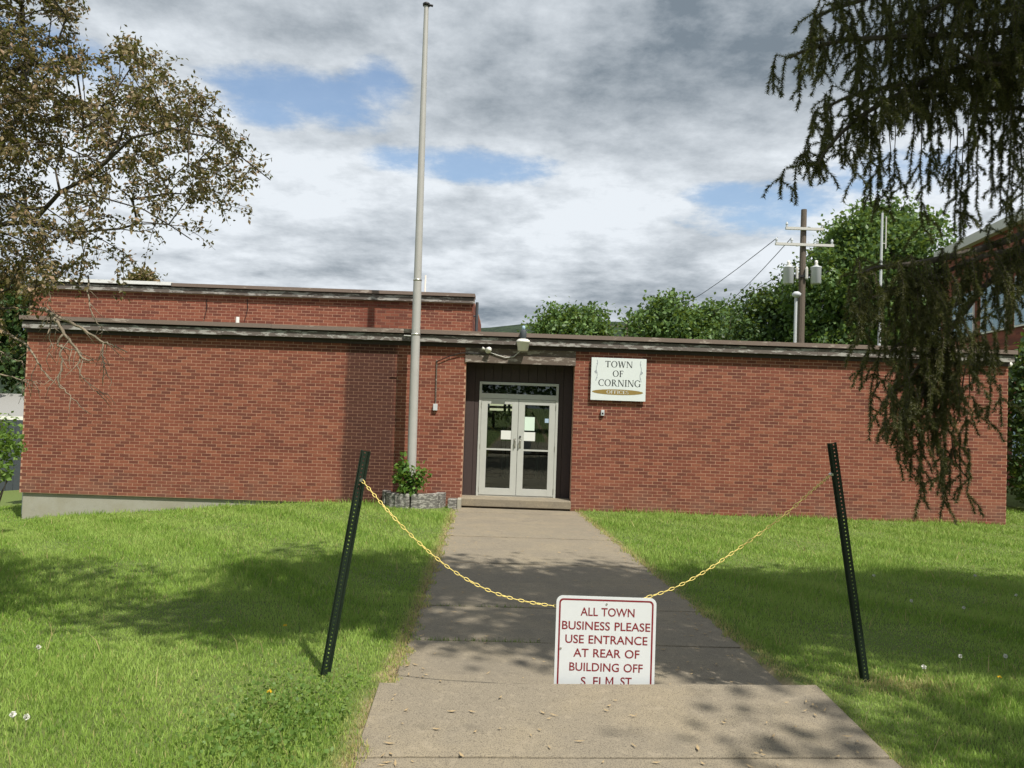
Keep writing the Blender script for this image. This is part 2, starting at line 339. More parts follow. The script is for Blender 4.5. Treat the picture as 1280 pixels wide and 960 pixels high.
# ------------------------------------------------------------------ ground, hill, walk
CREST = 4.62
def shift(y): return SK*(np.clip(y, -6, 16.4)-3.62)
def wx0(y): return WX0+shift(y)-.06*(np.asarray(y) < CREST)
def flare(y): return np.where(np.asarray(y) > CREST, .13*np.clip((16-y)/11.4, 0, 1), .06)
def wx1(y): return WX1+shift(y)+flare(y)
def sst(a, b, v): t = np.clip((v-a)/(b-a), 0, 1); return t*t*(3-2*t)
def far_z(y): return .37*np.clip((16.3-y)/11.6, 0, 1)
def near_z(y): return .465+.055*np.clip((y-3.6)/1.02, -.3, 1)
def lawn_z(x, y):
    x = np.asarray(x, float); y = np.asarray(y, float)
    b = (.475+0*x)*(1-sst(3.6, 6.4, y))+(far_z(y)+.005)*sst(3.6, 6.4, y)
    b = b-.60*np.clip((-4.0-x)/6.4, 0, 2.2)*sst(6, 15.5, y)
    return b+.012*np.sin(x*1.7+y*.9)*np.sin(y*1.3-x*.4)*(y < 14)
xs = np.unique(np.round(np.concatenate([np.array([-900, -500, -250, -120, -70, -45, -32, -26]), np.arange(-22, 22.1, .5), [WX0-.04, WX0-.10, WX1+.04, WX1+.11], np.array([26, 32, 45, 70, 120, 250, 500, 900])]), 3))
ys = np.unique(np.round(np.concatenate([np.array([-900, -400, -150, -60, -30, -15, -8, -4]), np.arange(-2, 16.1, .4), [CREST-.06, CREST, 16.3, 16.6, 17, 19, 22, 28, 40, 70, 120, 250, 500, 900]]), 3))
gx, gy = np.meshgrid(xs, ys); inw = (gx > WX0-.07) & (gx < WX1+.07) & (gy < 16.5) & (gy > -5); gx = gx+shift(gy); gz = lawn_z(gx, gy); gz = np.where(inw, np.minimum(gz, np.where(gy < CREST-.01, near_z(gy), far_z(gy)))-.06, gz)
inb = (gx > -10) & (gx < 10) & (gy > 16.8) & (gy < 25); gz = np.where(inb, gz-.35, gz)
V = np.stack([gx, gy, gz], -1).reshape(-1, 3); nx = len(xs); ii = (np.arange(len(ys)-1)[:, None]*nx+np.arange(nx-1)[None]).ravel()
gr = np_mesh('lawn_ground', V, np.stack([ii, ii+1, ii+nx+1, ii+nx], 1), 'ground'); gr['kind'] = 'structure'; gr['label'] = 'green lawn sloping gently around the brick building'
# hill ridge
hx = np.linspace(-900, 900, 60); hy = np.linspace(420, 900, 14); a, b = np.meshgrid(hx, hy)
hz = -2+(62+10*np.sin(a*.006+1)+6*np.sin(a*.017)+2.0*np.sin(a*.09)+1.5*rng.normal(size=a.shape))*np.sin(np.clip((b-420)/480, 0, 1)*math.pi)**.8
V = np.stack([a, b, hz], -1).reshape(-1, 3); ii = (np.arange(13)[:, None]*60+np.arange(59)[None]).ravel()
hl = np_mesh('hill', V, np.stack([ii, ii+1, ii+61, ii+60], 1), 'hill'); hl['kind'] = 'structure'; hl['label'] = 'distant dark wooded hill on the skyline'
# walk: each slab a piece
wk = MB()
def skbox(b, x0, x1, y0, y1, z0, z1):
    n = len(b.v); b.box((x0, y0, z0), (x1, y1, z1)); b.v[n:] = [(p[0]+float(shift(p[1])), p[1]+(-SK)*(p[0]-WX0), p[2]) for p in b.v[n:]]
skbox(wk, WX0+.06, WX1-.06, -5, CREST-.03, .12, .27); skbox(wk, WX0+.06, WX1-.06, CREST-.02, 16.1, -.3, -.17)
wo = wk.build('walkway', 'soil'); wo['kind'] = 'structure'; wo['label'] = 'straight concrete walk leading to the entrance'
def slab(y0, y1, zf, tilt=0, x0=WX0, x1=WX1):
    b = MB(); n = 12; e = .004; xx = np.linspace(x0, x1, n)
    jf = [.006*random.uniform(-1, 1) for _ in range(n)]; jb = [.006*random.uniform(-1, 1) for _ in range(n)]
    top = []; bot = []
    for j, (yy, jj) in enumerate(((y0+.009, jf), (y1-.009, jb))):
        for i in range(n): top.append((xx[i]+float(shift(yy))+float(flare(yy if y0 > CREST else CREST-1))*(xx[i]-WX0)/(WX1-WX0), yy+jj[i]-SK*(xx[i]-WX0)*(1 if yy < 16 else 0), float(zf(yy))+tilt*(xx[i]-.6)))
    v0 = 0; b.v = top+[(p[0], p[1], p[2]-.12) for p in top]
    for i in range(n-1): b.f += [(i, i+1, n+i+1, n+i), (2*n+i, i+2*n+n, 2*n+n+i+1, 2*n+i+1), (i, 2*n+i, 2*n+i+1, i+1), (n+i, n+i+1, 3*n+i+1, 3*n+i)]
    b.f += [(0, n, 3*n, 2*n), (n-1, 3*n-1, 4*n-1, 2*n-1)]
    o = b.build('slab', 'walk', wo, bevel=.006); return o
jy = [CREST+.02, 6.02, 7.2, 8.4, 9.55, 10.75, 11.9, 13.1, 14.25, 15.35, 16.18]
for q, (y0, y1) in enumerate(zip(jy[:-1], jy[1:])):
    dz = random.uniform(-.006, .006); slab(y0, y1, lambda t: far_z(t)+dz, random.uniform(-.002, .002), WX0-.02, WX1+.02)
for y0, y1 in ((-4.4, -3.1), (-3.1, -1.8), (-1.8, -.5), (-.5, .8), (.8, 2.1), (2.1, 3.75), (3.75, CREST)): slab(y0, y1, near_z, .018*min(1, max(0, (y1-1)/2.7)), WX0-.065, WX1+.01)
rz = MB(); skbox(rz, WX0+.01, WX1-.01, CREST-.10, CREST-.014, .18, .395); rz.build('riser', 'walk', wo)

# ------------------------------------------------------------------ town office building
XL, XR = W(29, 520, DW).x, W(1259, 550, DW).x
ZB = .004; ZF = W(640, 431.5, DW).z; OX0, OX1 = W(579.5, 540, DW).x, W(716, 540, DW).x
ZL = W(650, 455, DW).z                                   # underside of the board over the entrance
REC = .43; DY = DW+REC
bd = thing('town_office_building', (0, DW, 0), 'long low red brick building with flat roof and recessed glass double door', 'building')
def brick_run(rows, spans, Yf, depth=.02, joint=.0115):
    """boxes of a running bond: list of (x0, x1, z0, z1, full)"""
    res = []
    for r in rows:
        z0 = r*BH+joint/2; z1 = (r+1)*BH-joint/2; off = (abs(r) % 2)*.5
        for (a, b, zl, zh) in spans:
            if z0 < zl-.02 or z1 > zh+.02: continue
            c0 = math.floor(a/BL+off)
            while True:
                x0 = (c0-off)*BL+joint/2; x1 = x0+BL-joint
                if x0 >= b: break
                u, v = max(x0, a), min(x1, b)
                if v-u > .03: res.append((u, v, max(z0, zl), min(z1, zh), abs(v-u-(BL-joint)) < 1e-6 and z0 >= zl and z1 <= zh))
                c0 += 1
    return res
spans = [(XL, OX0, ZB, ZF), (OX1, XR, ZB, ZF), (OX0, OX1, ZF, ZF)]
br = brick_run(range(0, 60), spans, DW)
def wall_slab(name, a, b): o = MB().box(a, b).build(name, 'mortar', bd); return o
JB = .0028
wl = wall_slab('front_wall', (XL, DW+JB, ZB-.01), (OX0, DW+.30, ZF+.2)); tag(wl, 'front brick wall left of the entrance', None)
wr = wall_slab('front_wall', (OX1, DW+JB, ZB-.01), (XR, DW+.30, ZF+.2)); tag(wr, 'front brick wall right of the entrance', None)
full = [b for b in br if b[4]]; full.sort(key=lambda b: ((b[0]+b[1])/2-.25)**2+((b[2]+b[3])/2-2.0)**2)
near = set(id(b) for b in full[:300])
bm_ = MB().box((-(BL-.0115)/2, 0, -(BH-.0115)/2), ((BL-.0115)/2, .05, (BH-.0115)/2), ('k',)); me_b = None
rest = {id(wl): MB(), id(wr): MB()}
for b in br:
    w = wl if b[1] <= OX0+.01 else wr
    dy = random.uniform(-.0012, .0012)
    if id(b) in near:
        if me_b is None:
            o = MB(); o.v, o.f = bm_.v, bm_.f; oo = o.build('brick', 'brick', None); me_b = oo.data; C.objects.unlink(oo); bpy.data.objects.remove(oo)
        o = bpy.data.objects.new('brick', me_b); C.objects.link(o); o.parent = w; o.location = Vector(((b[0]+b[1])/2, DW+dy, (b[2]+b[3])/2))-ORG[w.name]
    else: rest[id(w)].box((b[0], DW+dy, b[2]), (b[1], DW+.05, b[3]), ('k',))
for w in (wl, wr):
    o = rest[id(w)].build('bricks', 'brick', w); o['kind'] = 'stuff'
# side walls, recess cheeks, back, roof, foundation
s = MB(); s.box((XL, DW+.302, ZB-.01), (XL+.3, DW+9, ZF+.2)); s.box((XR-.3, DW+.302, ZB-.01), (XR, DW+9, ZF+.2)); s.box((XL+.302, DW+8.7, ZB), (XR-.302, DW+9, ZF+.2)); s.build('side_wall', 'brick', bd)
ck = MB(); ck.box((OX0-.3, DW+.303, 0), (OX0-.004, DY+.1, ZF)); ck.box((OX1+.004, DW+.303, 0), (OX1+.3, DY+.1, ZF)); ck.build('recess_cheek', 'siding', bd)
MB().box((XL+.05, DW+.10, ZF+.205), (XR-.05, DW+8.95, ZF+.24)).build('roof', 'roof', bd)
fi = .05
fd = MB(); fd.box((XL+fi, DW+fi, -1.2), (OX0-.1, DW+.4, ZB-.014)); fd.box((XL+fi+.002, DW+.402, -1.6), (XL+.5, DW+9, ZB-.015)); fd.box((OX1, DW+.012, -.4), (XR-.01, DW+.4, ZB-.014)); fd.build('foundation', 'conc', bd)
# roof edge: flashing above a peeling board
def edge(x0, x1, yf, z0, parent, cap='fascia_cap', ext=0):
    n = max(1, int((x1-x0)/3.6)); L = (x1-x0)/n
    for i in range(n):
        a, b = x0+i*L+.002, x0+(i+1)*L-.002; d = random.uniform(-.006, .006)
        MB().box((a, yf-.155, z0+d), (b, yf-.10, z0+.135+d)).build('fascia_board', 'fascia', parent)
    n = max(1, int((x1-x0)/5)); L = (x1-x0)/n
    for i in range(n):
        a, b = x0+i*L-.04*(i == 0)+.002, x0+(i+1)*L+.04*(i == n-1)-.002; d = random.uniform(-.004, .004)
        o = MB().box((a, yf-.205, z0+.165+d), (b, yf+.16, z0+.25+d)).build('roof_edge', cap if not (cap == 'white_flash' and i > 0) else 'fascia_cap', parent)
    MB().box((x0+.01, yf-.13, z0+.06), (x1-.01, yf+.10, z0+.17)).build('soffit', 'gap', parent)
    MB().box((x0+.01, yf-.025, z0-.085), (x1-.01, yf+.03, z0+.06)).build('frieze_board', 'siding', parent)
edge(XL-.03, XR+.03, DW, ZF, bd)
for xx, sg in ((XL, -1), (XR, 1)):
    MB().box((min(xx, xx+sg*.12), DW+.03, ZF+.05), (max(xx, xx+sg*.12), DW+9, ZF+.27)).build('side_roof_edge', 'fascia', bd)
# entrance recess: board, siding planks, door set
LX0, LX1 = OX0-.02, W(720, 440, DW).x
MB().box((LX0, DW-.03, ZL), (LX1, DW+.04, ZL+.17)).build('lintel_board', 'lintel', bd, bevel=.004)
MB().box((LX0, DW-.012, ZL+.173), (LX1, DW+.04, ZF+.055)).build('lintel_board', 'lintel', bd, bevel=.004)
MB().box((OX0, DW+.041, ZL+.01), (OX1, DY+.1, ZL+.05)).build('recess_soffit', 'siding', bd)
fx0, fx1 = W(597.5, 545, DY).x, W(696.5, 545, DY).x; fz1 = W(649, 478.5, DY).z; fz0 = .205
n = 12; pw = (OX1-OX0)/n
for i in range(n):
    a, b = OX0+i*pw+.003, OX0+(i+1)*pw-.003; dy = random.uniform(-.002, .002)
    for (u, v, z0) in ((a, min(b, fx0-.01), .20), (max(a, fx1+.01), b, .20), (max(a, fx0-.01), min(b, fx1+.01), fz1+.008)):
        if v-u > .01: MB().box((u, DY+dy, z0), (v, DY+.03, ZL+.009)).build('siding_plank', 'siding', bd, bevel=.003)
bk = MB(); bk.box((OX0, DY+.032, .2), (fx0+.01, DY+.08, ZL+.008)); bk.box((fx1-.01, DY+.032, .2), (OX1, DY+.08, ZL+.008)); bk.box((fx0+.012, DY+.032, fz1-.01), (fx1-.012, DY+.08, ZL+.008)); bk.build('siding_backing', 'gap', bd)
st = MB().box((OX0-.01, DW-.16, .045), (OX1-.005, DY+.09, .205)).build('entrance_step', 'walk', bd, bevel=.012); st['label'] = 'low worn concrete entrance step'
MB().box((OX0+.02, DW-.10, -.1), (OX1-.03, DY, .043)).build('step_base', 'soil', bd)
fr = MB(); fw = .05; tz0 = W(649, 495.5, DY).z; tz1 = W(649, 500, DY).z; dt = tz0-.0
y0, y1 = DY-.02, DY+.07
fr.box((fx0, y0, fz0), (fx0+fw, y1, fz1)); fr.box((fx1-fw, y0, fz0), (fx1, y1, fz1)); fr.box((fx0+fw, y0+.001, fz1-.055), (fx1-fw, y1, fz1)); fr.box((fx0+fw, y0+.001, dt-.06), (fx1-fw, y1, dt+.045)); fr.box((fx0+fw, y0+.02, fz0), (fx1-fw, y1, fz0+.018))
ds = fr.build('door_frame', 'alu', bd)
MB().box((fx0+fw, DY+.02, dt+.045), (fx1-fw, DY+.028, fz1-.055)).build('transom_pane', 'glass', ds)
mid = (fx0+fx1)/2; top = dt-.066; lw = .135
for sd in (-1, 1):
    a, b = (fx0+fw+.004, mid-.004) if sd < 0 else (mid+.004, fx1-fw-.004)
    ya, yb = DY-.012, DY+.034; d = MB(); z0 = fz0+.024
    d.box((a, ya, z0), (a+lw, yb, top)); d.box((b-lw, ya, z0), (b, yb, top)); d.box((a+lw, ya+.001, top-.115), (b-lw, yb, top)); d.box((a+lw, ya+.001, z0), (b-lw, yb, z0+.15))
    o = d.build('entrance_door', 'alu', bd, bevel=.003); o['label'] = ('left' if sd < 0 else 'right')+' aluminium leaf of the glass entrance door'
    MB().box((a+lw, DY+.008, z0+.15), (b-lw, DY+.015, top-.115)).build('pane', 'glass', o)
    zr = W(649, 562.5, DY).z; MB().box((a+lw, DY-.006, zr-.018), (b-lw, DY+.006, zr+.018)).build('push_rail', 'alu', o)
    hx = b-.055 if sd < 0 else a+.055; zh = W(649, 554, DY).z
    h = MB(); h.box((hx-.022, ya-.012, zh-.10), (hx+.022, ya-.001, zh+.10)); h.tube([(hx, ya-.012, zh+.07), (hx-.01*sd, ya-.055, zh+.055), (hx-.01*sd, ya-.055, zh-.055), (hx, ya-.012, zh-.07)], .010, 6); h.build('pull_handle', 'steel', o)
    if sd > 0: MB().tube([(hx-.005, ya-.001, zh+.14), (hx-.005, ya-.022, zh+.14)], .022, 12).build('lock_cylinder', 'black', o)
    for zz_ in (z0+.12, (z0+top)/2, top-.15):
        xh = a-.004 if sd < 0 else b+.004; MB().tube([(xh, ya-.006, zz_-.055), (xh, ya-.006, zz_+.055)], .009, 6).build('hinge', 'steel', o)
# vestibule behind the glass
vx0, vx1, vy1 = fx0-.9, fx1+.9, DY+4.2; v = MB()
v.box((vx0, DY+.12, .1), (vx0+.05, vy1, 2.75)); v.box((vx1-.05, DY+.12, .1), (vx1, vy1, 2.75)); v.box((vx0, vy1, .1), (vx1, vy1+.05, 2.75)); v.box((vx0, DY+.12, 2.75), (vx1, vy1, 2.8)); v.build('vestibule_wall', 'dark', bd)
MB().box((vx0+.05, DY+.1, .12), (vx1-.05, vy1, .2)).build('vestibule_floor', 'floor', bd)
iv = MB(); iy = DY+1.9
for xx in (fx0+.56, fx0+.66, fx0+1.38, fx0+1.52, fx0+.02): iv.box((xx-.035, iy, .2), (xx+.035, iy+.05, 2.55))
iv.box((fx0-.5, iy+.002, .2), (fx1+.5, iy+.048, .42)); iv.box((fx0-.5, iy+.002, 2.5), (fx1+.5, iy+.048, 2.6)); iv.build('inner_door_frame', 'greyin', bd)
for py in (506, 512):
    a, b = W(612, py+.9, DY+4.0), W(641, py-.9, DY+4.0); MB().box((a.x, DY+4.0, min(a.z, b.z)), (b.x, DY+4.08, max(a.z, b.z))).build('wall_light', 'lamp', bd)
# upper block behind
UY = DW+1.3; UX0, UX1 = W(38, 380, UY).x, W(590, 390, UY).x; UZ = W(400, 373, UY).z
uw = MB().box((UX0, UY+JB, ZF+.1), (UX1, UY+5.5, UZ+.2)).build('upper_wall', 'mortar', bd); uw['label'] = 'raised brick block behind the front parapet'
ub = MB()
for b in brick_run(range(int(ZF/BH), int(UZ/BH)+2), [(UX0, UX1, ZF+.1, UZ)], UY): ub.box((b[0], UY+random.uniform(-.0012, .0012), b[2]), (b[1], UY+.05, b[3]), ('k',))
o = ub.build('bricks', 'brick2', uw); o['kind'] = 'stuff'
xw = W(218, 365, UY).x
MB().box((UX1+.002, UY+.05, ZF+.1), (UX1+.02, UY+5.5, UZ+.1)).build('upper_side_wall', 'brick2', bd)
def upper_edge(x0, x1, cap, dz):
    MB().box((x0, UY-.10, UZ), (x1, UY-.04, UZ+.12)).build('fascia_board', 'fascia' if cap != 'white_flash' else 'fascia', bd)
    MB().box((x0-.02, UY-.15, UZ+.14+dz), (x1, UY+.3, UZ+.215+dz)).build('roof_edge', cap, bd)
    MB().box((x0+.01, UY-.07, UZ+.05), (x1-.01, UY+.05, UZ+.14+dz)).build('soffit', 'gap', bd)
upper_edge(UX0-.05, xw, 'white_flash', .02); upper_edge(xw+.003, UX1+.06, 'fascia_cap', 0)
MB().box((UX0+.1, UY+.3, UZ+.15), (UX1-.05, UY+5.45, UZ+.19)).build('roof', 'roof', bd)
# drain pipe at the block's right side, downspout at the left corner
pa = W(596.5, 378, UY+.5); pb = W(597, 412, UY+.5)
MB().tube([(pa.x, UY+.5, ZF+.2), (pa.x, UY+.5, pa.z)], .035, 8).tube([(UX1, UY+.5, pa.z-.33), (pa.x, UY+.5, pa.z-.33)], .02, 6).build('vent_pipe', 'fence', bd)
d0 = W(29.5, 456, DW+.3); MB().box((XL-.09, DW+.25, -.5), (XL-.012, DW+.34, d0.z)).build('downspout', 'grey', bd)
p = W(297, 399, DW+.9); MB().tube([(p.x, DW+.9, ZF+.24), (p.x, DW+.9, p.z+.05)], .04, 10).build('roof_vent', 'white', bd)
for px in (258, 309):
    a = W(px, 374, UY); b = W(px-3, 396, UY); MB().tube([(a.x, UY-.012, a.z), (a.x+.03, UY-.02, (a.z+b.z)/2), (b.x, UY-.012, b.z-.1)], .007, 5).build('roof_cable', 'black', bd)
p = W(1221, 458, DW); MB().tube([(p.x, DW-.06, p.z), (p.x, DW+.02, p.z)], .055, 12, False).build('wall_vent', 'trim', bd)
o = MB().lathe((W(1263, 455, DW).x+.02, DW+.10, W(1263, 455, DW).z-.07), [(.0, 0), (.06, .015), (.085, .07), (.05, .13), (0, .14)], 12).build('corner_lamp', 'white', bd, True)

# ------------------------------------------------------------------ lettering
def ring(cx, cy, rx, ry, tx, ty, a0=0, a1=360, n=22):
    q = []
    for i in range(n):
        A = [math.radians(a0+(a1-a0)*j/n) for j in (i, i+1)]
        o = [(cx+rx*math.cos(t), cy+ry*math.sin(t)) for t in A]; r = [(cx+(rx-tx)*math.cos(t), cy+(ry-ty)*math.sin(t)) for t in A]
        q.append([o[0], o[1], r[1], r[0]])
    return q
def bar(x0, y0, x1, y1, w, hor=False):
    h = w/2
    return [[(x0, y0-h), (x1, y1-h), (x1, y1+h), (x0, y0+h)]] if hor else [[(x0-h, y0), (x0+h, y0), (x1+h, y1), (x1-h, y1)]]
K, t_ = .15, .07
def serif(x, y, w=.22): return bar(x-w/2, y, x+w/2, y, .045, True)
GL = {
 'T': (.78, bar(.39, 0, .39, 1, K)+bar(.02, .96, .76, .96, .075, True)+bar(.04, .80, .04, .98, .05)+bar(.74, .80, .74, .98, .05)+serif(.39, .022, .30)),
 'O': (.92, ring(.46, .5, .46, .52, .15, .055)),
 'W': (1.15, bar(.32, 0, .12, 1, K)+bar(.32, 0, .56, 1, t_)+bar(.80, 0, .56, 1, K)+bar(.80, 0, 1.04, 1, t_)+serif(.12, .978, .28)+serif(1.04, .978, .22)),
 'N': (.90, bar(.12, 0, .12, 1, t_)+bar(.78, 0, .78, 1, t_)+bar(.76, 0, .14, 1, K)+serif(.12, .022)+serif(.10, .978, .2)+serif(.78, .978)),
 'F': (.66, bar(.18, 0, .18, 1, K)+bar(.06, .965, .60, .965, .07, True)+bar(.2, .52, .50, .52, .065, True)+bar(.59, .80, .59, .99, .05)+bar(.49, .42, .49, .62, .05)+serif(.18, .022, .32)),
 'E': (.70, bar(.18, 0, .18, 1, K)+bar(.06, .965, .60, .965, .07, True)+bar(.06, .035, .64, .035, .07, True)+bar(.2, .52, .50, .52, .065, True)+bar(.59, .80, .59, .99, .05)+bar(.63, .01, .63, .22, .05)),
 'C': (.80, ring(.46, .5, .46, .52, .15, .055, 42, 318)+bar(.76, .68, .76, .95, .05)),
 'G': (.90, ring(.46, .5, .46, .52, .15, .055, 42, 330)+bar(.78, .05, .78, .42, K*.9)+serif(.78, .42, .26)+bar(.76, .68, .76, .95, .05)),
 'R': (.84, bar(.18, 0, .18, 1, K)+ring(.32, .75, .30, .25, .14, .06, -90, 90, 12)+bar(.06, .97, .34, .97, .06, True)+bar(.2, .50, .34, .50, .055, True)+bar(.74, 0, .36, .52, K)+serif(.18, .022, .30)+serif(.78, .022, .18)),
 'I': (.36, bar(.18, 0, .18, 1, K)+serif(.18, .022, .30)+serif(.18, .978, .30)),
 'S': (.62, ring(.30, .74, .28, .27, .09, .07, 40, 265, 14)+ring(.30, .26, .30, .27, .10, .07, -140, 88, 14)),
 ' ': (.35, [])}
def serif_line(text, cx, cz, w, h, y, name, m, parent):
    adv = 0; q = []
    for ch in text:
        wd_, g = GL[ch]; q += [[(p[0]+adv, p[1]) for p in f] for f in g]; adv += wd_+.08
    adv -= .08; b = MB(); sx_ = w/adv
    for i, f in enumerate(q): b.quad(*[(cx+(p[0]-adv/2)*sx_, y-.00001*(i % 7), cz+(p[1]-.5)*h) for p in f])
    return b.build(name, m, parent)
def sans_line(text, cx, cz, w, h, y, name, m, parent, bold=.012):
    cu = bpy.data.curves.new('lettering', 'FONT'); cu.body = text; cu.size = 1; cu.offset = bold; cu.resolution_u = 4; cu.fill_mode = 'FRONT'; cu.space_word = 1.15
    o = bpy.data.objects.new('lettering', cu); C.objects.link(o); bpy.context.view_layer.update()
    me = bpy.data.meshes.new_from_object(o.evaluated_get(bpy.context.evaluated_depsgraph_get())); C.objects.unlink(o); bpy.data.objects.remove(o)
    P = np.array([v.co[:] for v in me.vertices]); lo, hi = P.min(0), P.max(0); b = MB(); s_ = h/.73
    T = [(cx+((v[0]-lo[0])/(hi[0]-lo[0])-.5)*w, y, cz+(v[1]-.365)*s_) for v in P]
    fs = sorted([(min(P[i][0] for i in p.vertices), max(P[i][0] for i in p.vertices), tuple(p.vertices)) for p in me.polygons]); words = []; end = -9
    for a, e_, f in fs:
        if a-end > .17: words.append([])
        words[-1].append(f); end = max(end, e_)
    for fl in words:
        b = MB(); mp = {}
        for f in fl:
            for i in f:
                if i not in mp: mp[i] = len(b.v); b.v.append(T[i])
            b.f.append(tuple(mp[i] for i in f))
        b.build(name, m, parent)
# wall sign
c = W(772.5, 474.5, DW); SW, SH = 68.5/58.9, 53/58.9
ws = thing('wall_sign', (c.x, DW, c.z-SH/2), 'white TOWN OF CORNING OFFICES board on brick wall right of entrance', 'sign')
SYF = DW-.075
MB().box((c.x-SW/2, SYF, c.z-SH/2), (c.x+SW/2, SYF+.03, c.z+SH/2)).build('panel', 'bsign', ws, bevel=.003)
bt = MB(); bt.box((c.x-SW/2+.1, SYF+.03, c.z-.3), (c.x-SW/2+.16, DW+.01, c.z+.3)); bt.box((c.x+SW/2-.16, SYF+.03, c.z-.3), (c.x+SW/2-.1, DW+.01, c.z+.3)); bt.build('mounting_batten', 'lintel', ws)
def sgn(u, v): return c.x+(u-.5)*SW, c.z+(.5-v)*SH       # fractions of the board
for txt, u, v, w_, h_ in (('TOWN', .50, .145, .50, .145), ('OF', .49, .365, .195, .145), ('CORNING', .52, .585, .77, .155)):
    X_, Z_ = sgn(u, v); serif_line(txt, X_, Z_, w_*SW, h_*SH, SYF-.002, 'lettering', 'ink', ws)
X_, Z_ = sgn(.49, .80); b = MB(); pts = [(X_+.465*SW*math.cos(t)*(1 if True else 0), Z_+.065*SH*math.sin(t)) for t in np.linspace(0, 2*math.pi, 41)[:-1]]; b.quad(*[(p[0], SYF-.002, p[1]) for p in pts]); b.build('gold_oval', 'gold', ws)
serif_line('OFFICES', X_, Z_, .40*SW, .075*SH, SYF-.004, 'lettering', 'sign', ws)
for sd in (-1, 1):
    b = MB(); pl = []
    for i in range(15):
        v = .05+.5*i/14; u = .5+sd*(.40-.012*math.sin(i*.8)); pl.append(sgn(u, v))
    for (p, q) in zip(pl[:-1], pl[1:]): b.quad((p[0]-.006, SYF-.002, p[1]), (p[0]+.006, SYF-.002, p[1]), (q[0]+.006, SYF-.002, q[1]), (q[0]-.006, SYF-.002, q[1]))
    for (u, v, r) in ((.425, .33, .018), (.41, .30, .012), (.41, .36, .012), (.395, .47, .010), (.40, .14, .010)):
        X1, Z1 = sgn(.5+sd*u, v); b.quad(*[(X1+r*math.cos(t), SYF-.0025-.0002*r*100, Z1+r*1.2*math.sin(t)) for t in np.linspace(0, 2*math.pi, 11)[:-1]])
    b.build('scrollwork', 'scroll', ws)

# ------------------------------------------------------------------ fittings on the facade
c = W(654, 425, DW-.22)
sl_ = thing('security_light', (c.x, DW-.03, c.z), 'round white dusk-to-dawn security light above the entrance', 'light')
MB().lathe((c.x, DW-.26, c.z-.23), [(.085, 0), (.108, .008), (.132, .17), (.145, .175), (.140, .215), (.09, .245), (.05, .25)], 20).build('shade', 'white', sl_, True)
MB().lathe((c.x, DW-.26, c.z+.02), [(.05, 0), (.065, .03), (.065, .16), (.045, .19)], 14).build('ballast_housing', 'fence', sl_, True)
MB().lathe((c.x, DW-.26, c.z+.205), [(.035, 0), (.035, .07), (.02, .09)], 10).build('photocell', 'tag', sl_, True)
MB().tube([(c.x, DW-.02, c.z+.05), (c.x, DW-.15, c.z+.08), (c.x, DW-.24, c.z+.10)], .02, 8).build('arm', 'steel', sl_)
c2 = W(608, 437, DW-.1)
sp = thing('spotlight', (c2.x, DW-.02, c2.z), 'small white motion-sensor spotlight on the board over the door', 'light')
a = MB().tube([(c2.x+.03, DW-.02, c2.z-.02), (c2.x+.03, DW-.05, c2.z-.02)], .055, 14).build('base', 'white', sp, True)
MB().tube([(c2.x+.07, DW-.05, c2.z), (c2.x+.06, DW-.11, c2.z+.01), (c2.x+.05, DW-.16, c2.z-.01)], [.035, .05, .062], 12).build('lamp_head', 'white', sp, True)
MB().tube([(c2.x+.01, DW-.05, c2.z), (c2.x-.05, DW-.08, c2.z+.02), (c2.x-.09, DW-.10, c2.z+.03)], [.016, .028, .034], 10).build('sensor_head', 'white', sp, True)
def wpts(L, off): return [(W(px, py, DW-off).x, DW-off, W(px, py, DW-off).z) for px, py in L]
tag(MB().tube(wpts([(611, 440), (622, 444), (632, 447), (642, 446), (650, 439), (652, 432)], .05), .010, 6).build('power_cable', 'trim', None, True), 'grey cable looping from spotlight to security light', 'cable')
tag(MB().tube(wpts([(607, 442), (590, 441.5), (578, 441), (562, 445), (546, 452)], .045), .009, 6).build('power_cable', 'black', None, True), 'thin dark cable running left from spotlight over brick', 'cable')
cn = thing('conduit_outlet', W(545, 512, DW), 'thin metal conduit with outlet box between flagpole and entrance', 'conduit')
MB().tube(wpts([(546, 450), (544.5, 505)], .02), .014, 8).build('conduit', 'lintel', cn)
e = W(544.3, 509, DW); MB().box((e.x-.045, DW-.06, e.z-.07), (e.x+.045, DW+.006, e.z+.07)).build('outlet_box', 'grey', cn, bevel=.006)
e = W(753, 516, DW); bx_ = thing('doorbell_box', (e.x, DW, e.z-.06), 'small grey box on brick below the town sign', 'box')
MB().box((e.x-.035, DW-.055, e.z-.06), (e.x+.035, DW+.006, e.z+.06)).build('case', 'grey', bx_, bevel=.005); MB().box((e.x-.018, DW-.061, e.z-.03), (e.x+.018, DW-.054, e.z+.005)).build('button', 'black', bx_)
# notices taped inside the door glass
for (x0, y0, x1, y1, m, lb) in ((626, 538.5, 641, 549, 'paper', 'white paper notice on left door leaf near the handle'), (653.5, 540.5, 669, 551, 'paper', 'white paper notice on right door leaf beside the handle'), (655.5, 521.5, 668.5, 538, 'papergreen', 'pale green paper taped higher on right door leaf')):
    a, b = W(x0, y1, DY), W(x1, y0, DY); tag(MB().box((a.x, DY+.002, a.z), (b.x, DY+.0065, b.z)).build('paper_notice', m), lb, 'notice')
a, b = W(608, 552, DY), W(622, 542, DY); tag(MB().box((a.x, DY+.0165, a.z), (b.x, DY+.019, b.z)).build('paper_notice', 'dark'), 'dark notice seen through left door pane', 'notice')
a, b = W(681, 528.5, DY), W(688, 523.5, DY); tag(MB().box((a.x, DY+.002, a.z), (b.x, DY+.0065, b.z)).build('door_sticker', 'tag'), 'small bluish sticker high on right door pane', 'sticker')

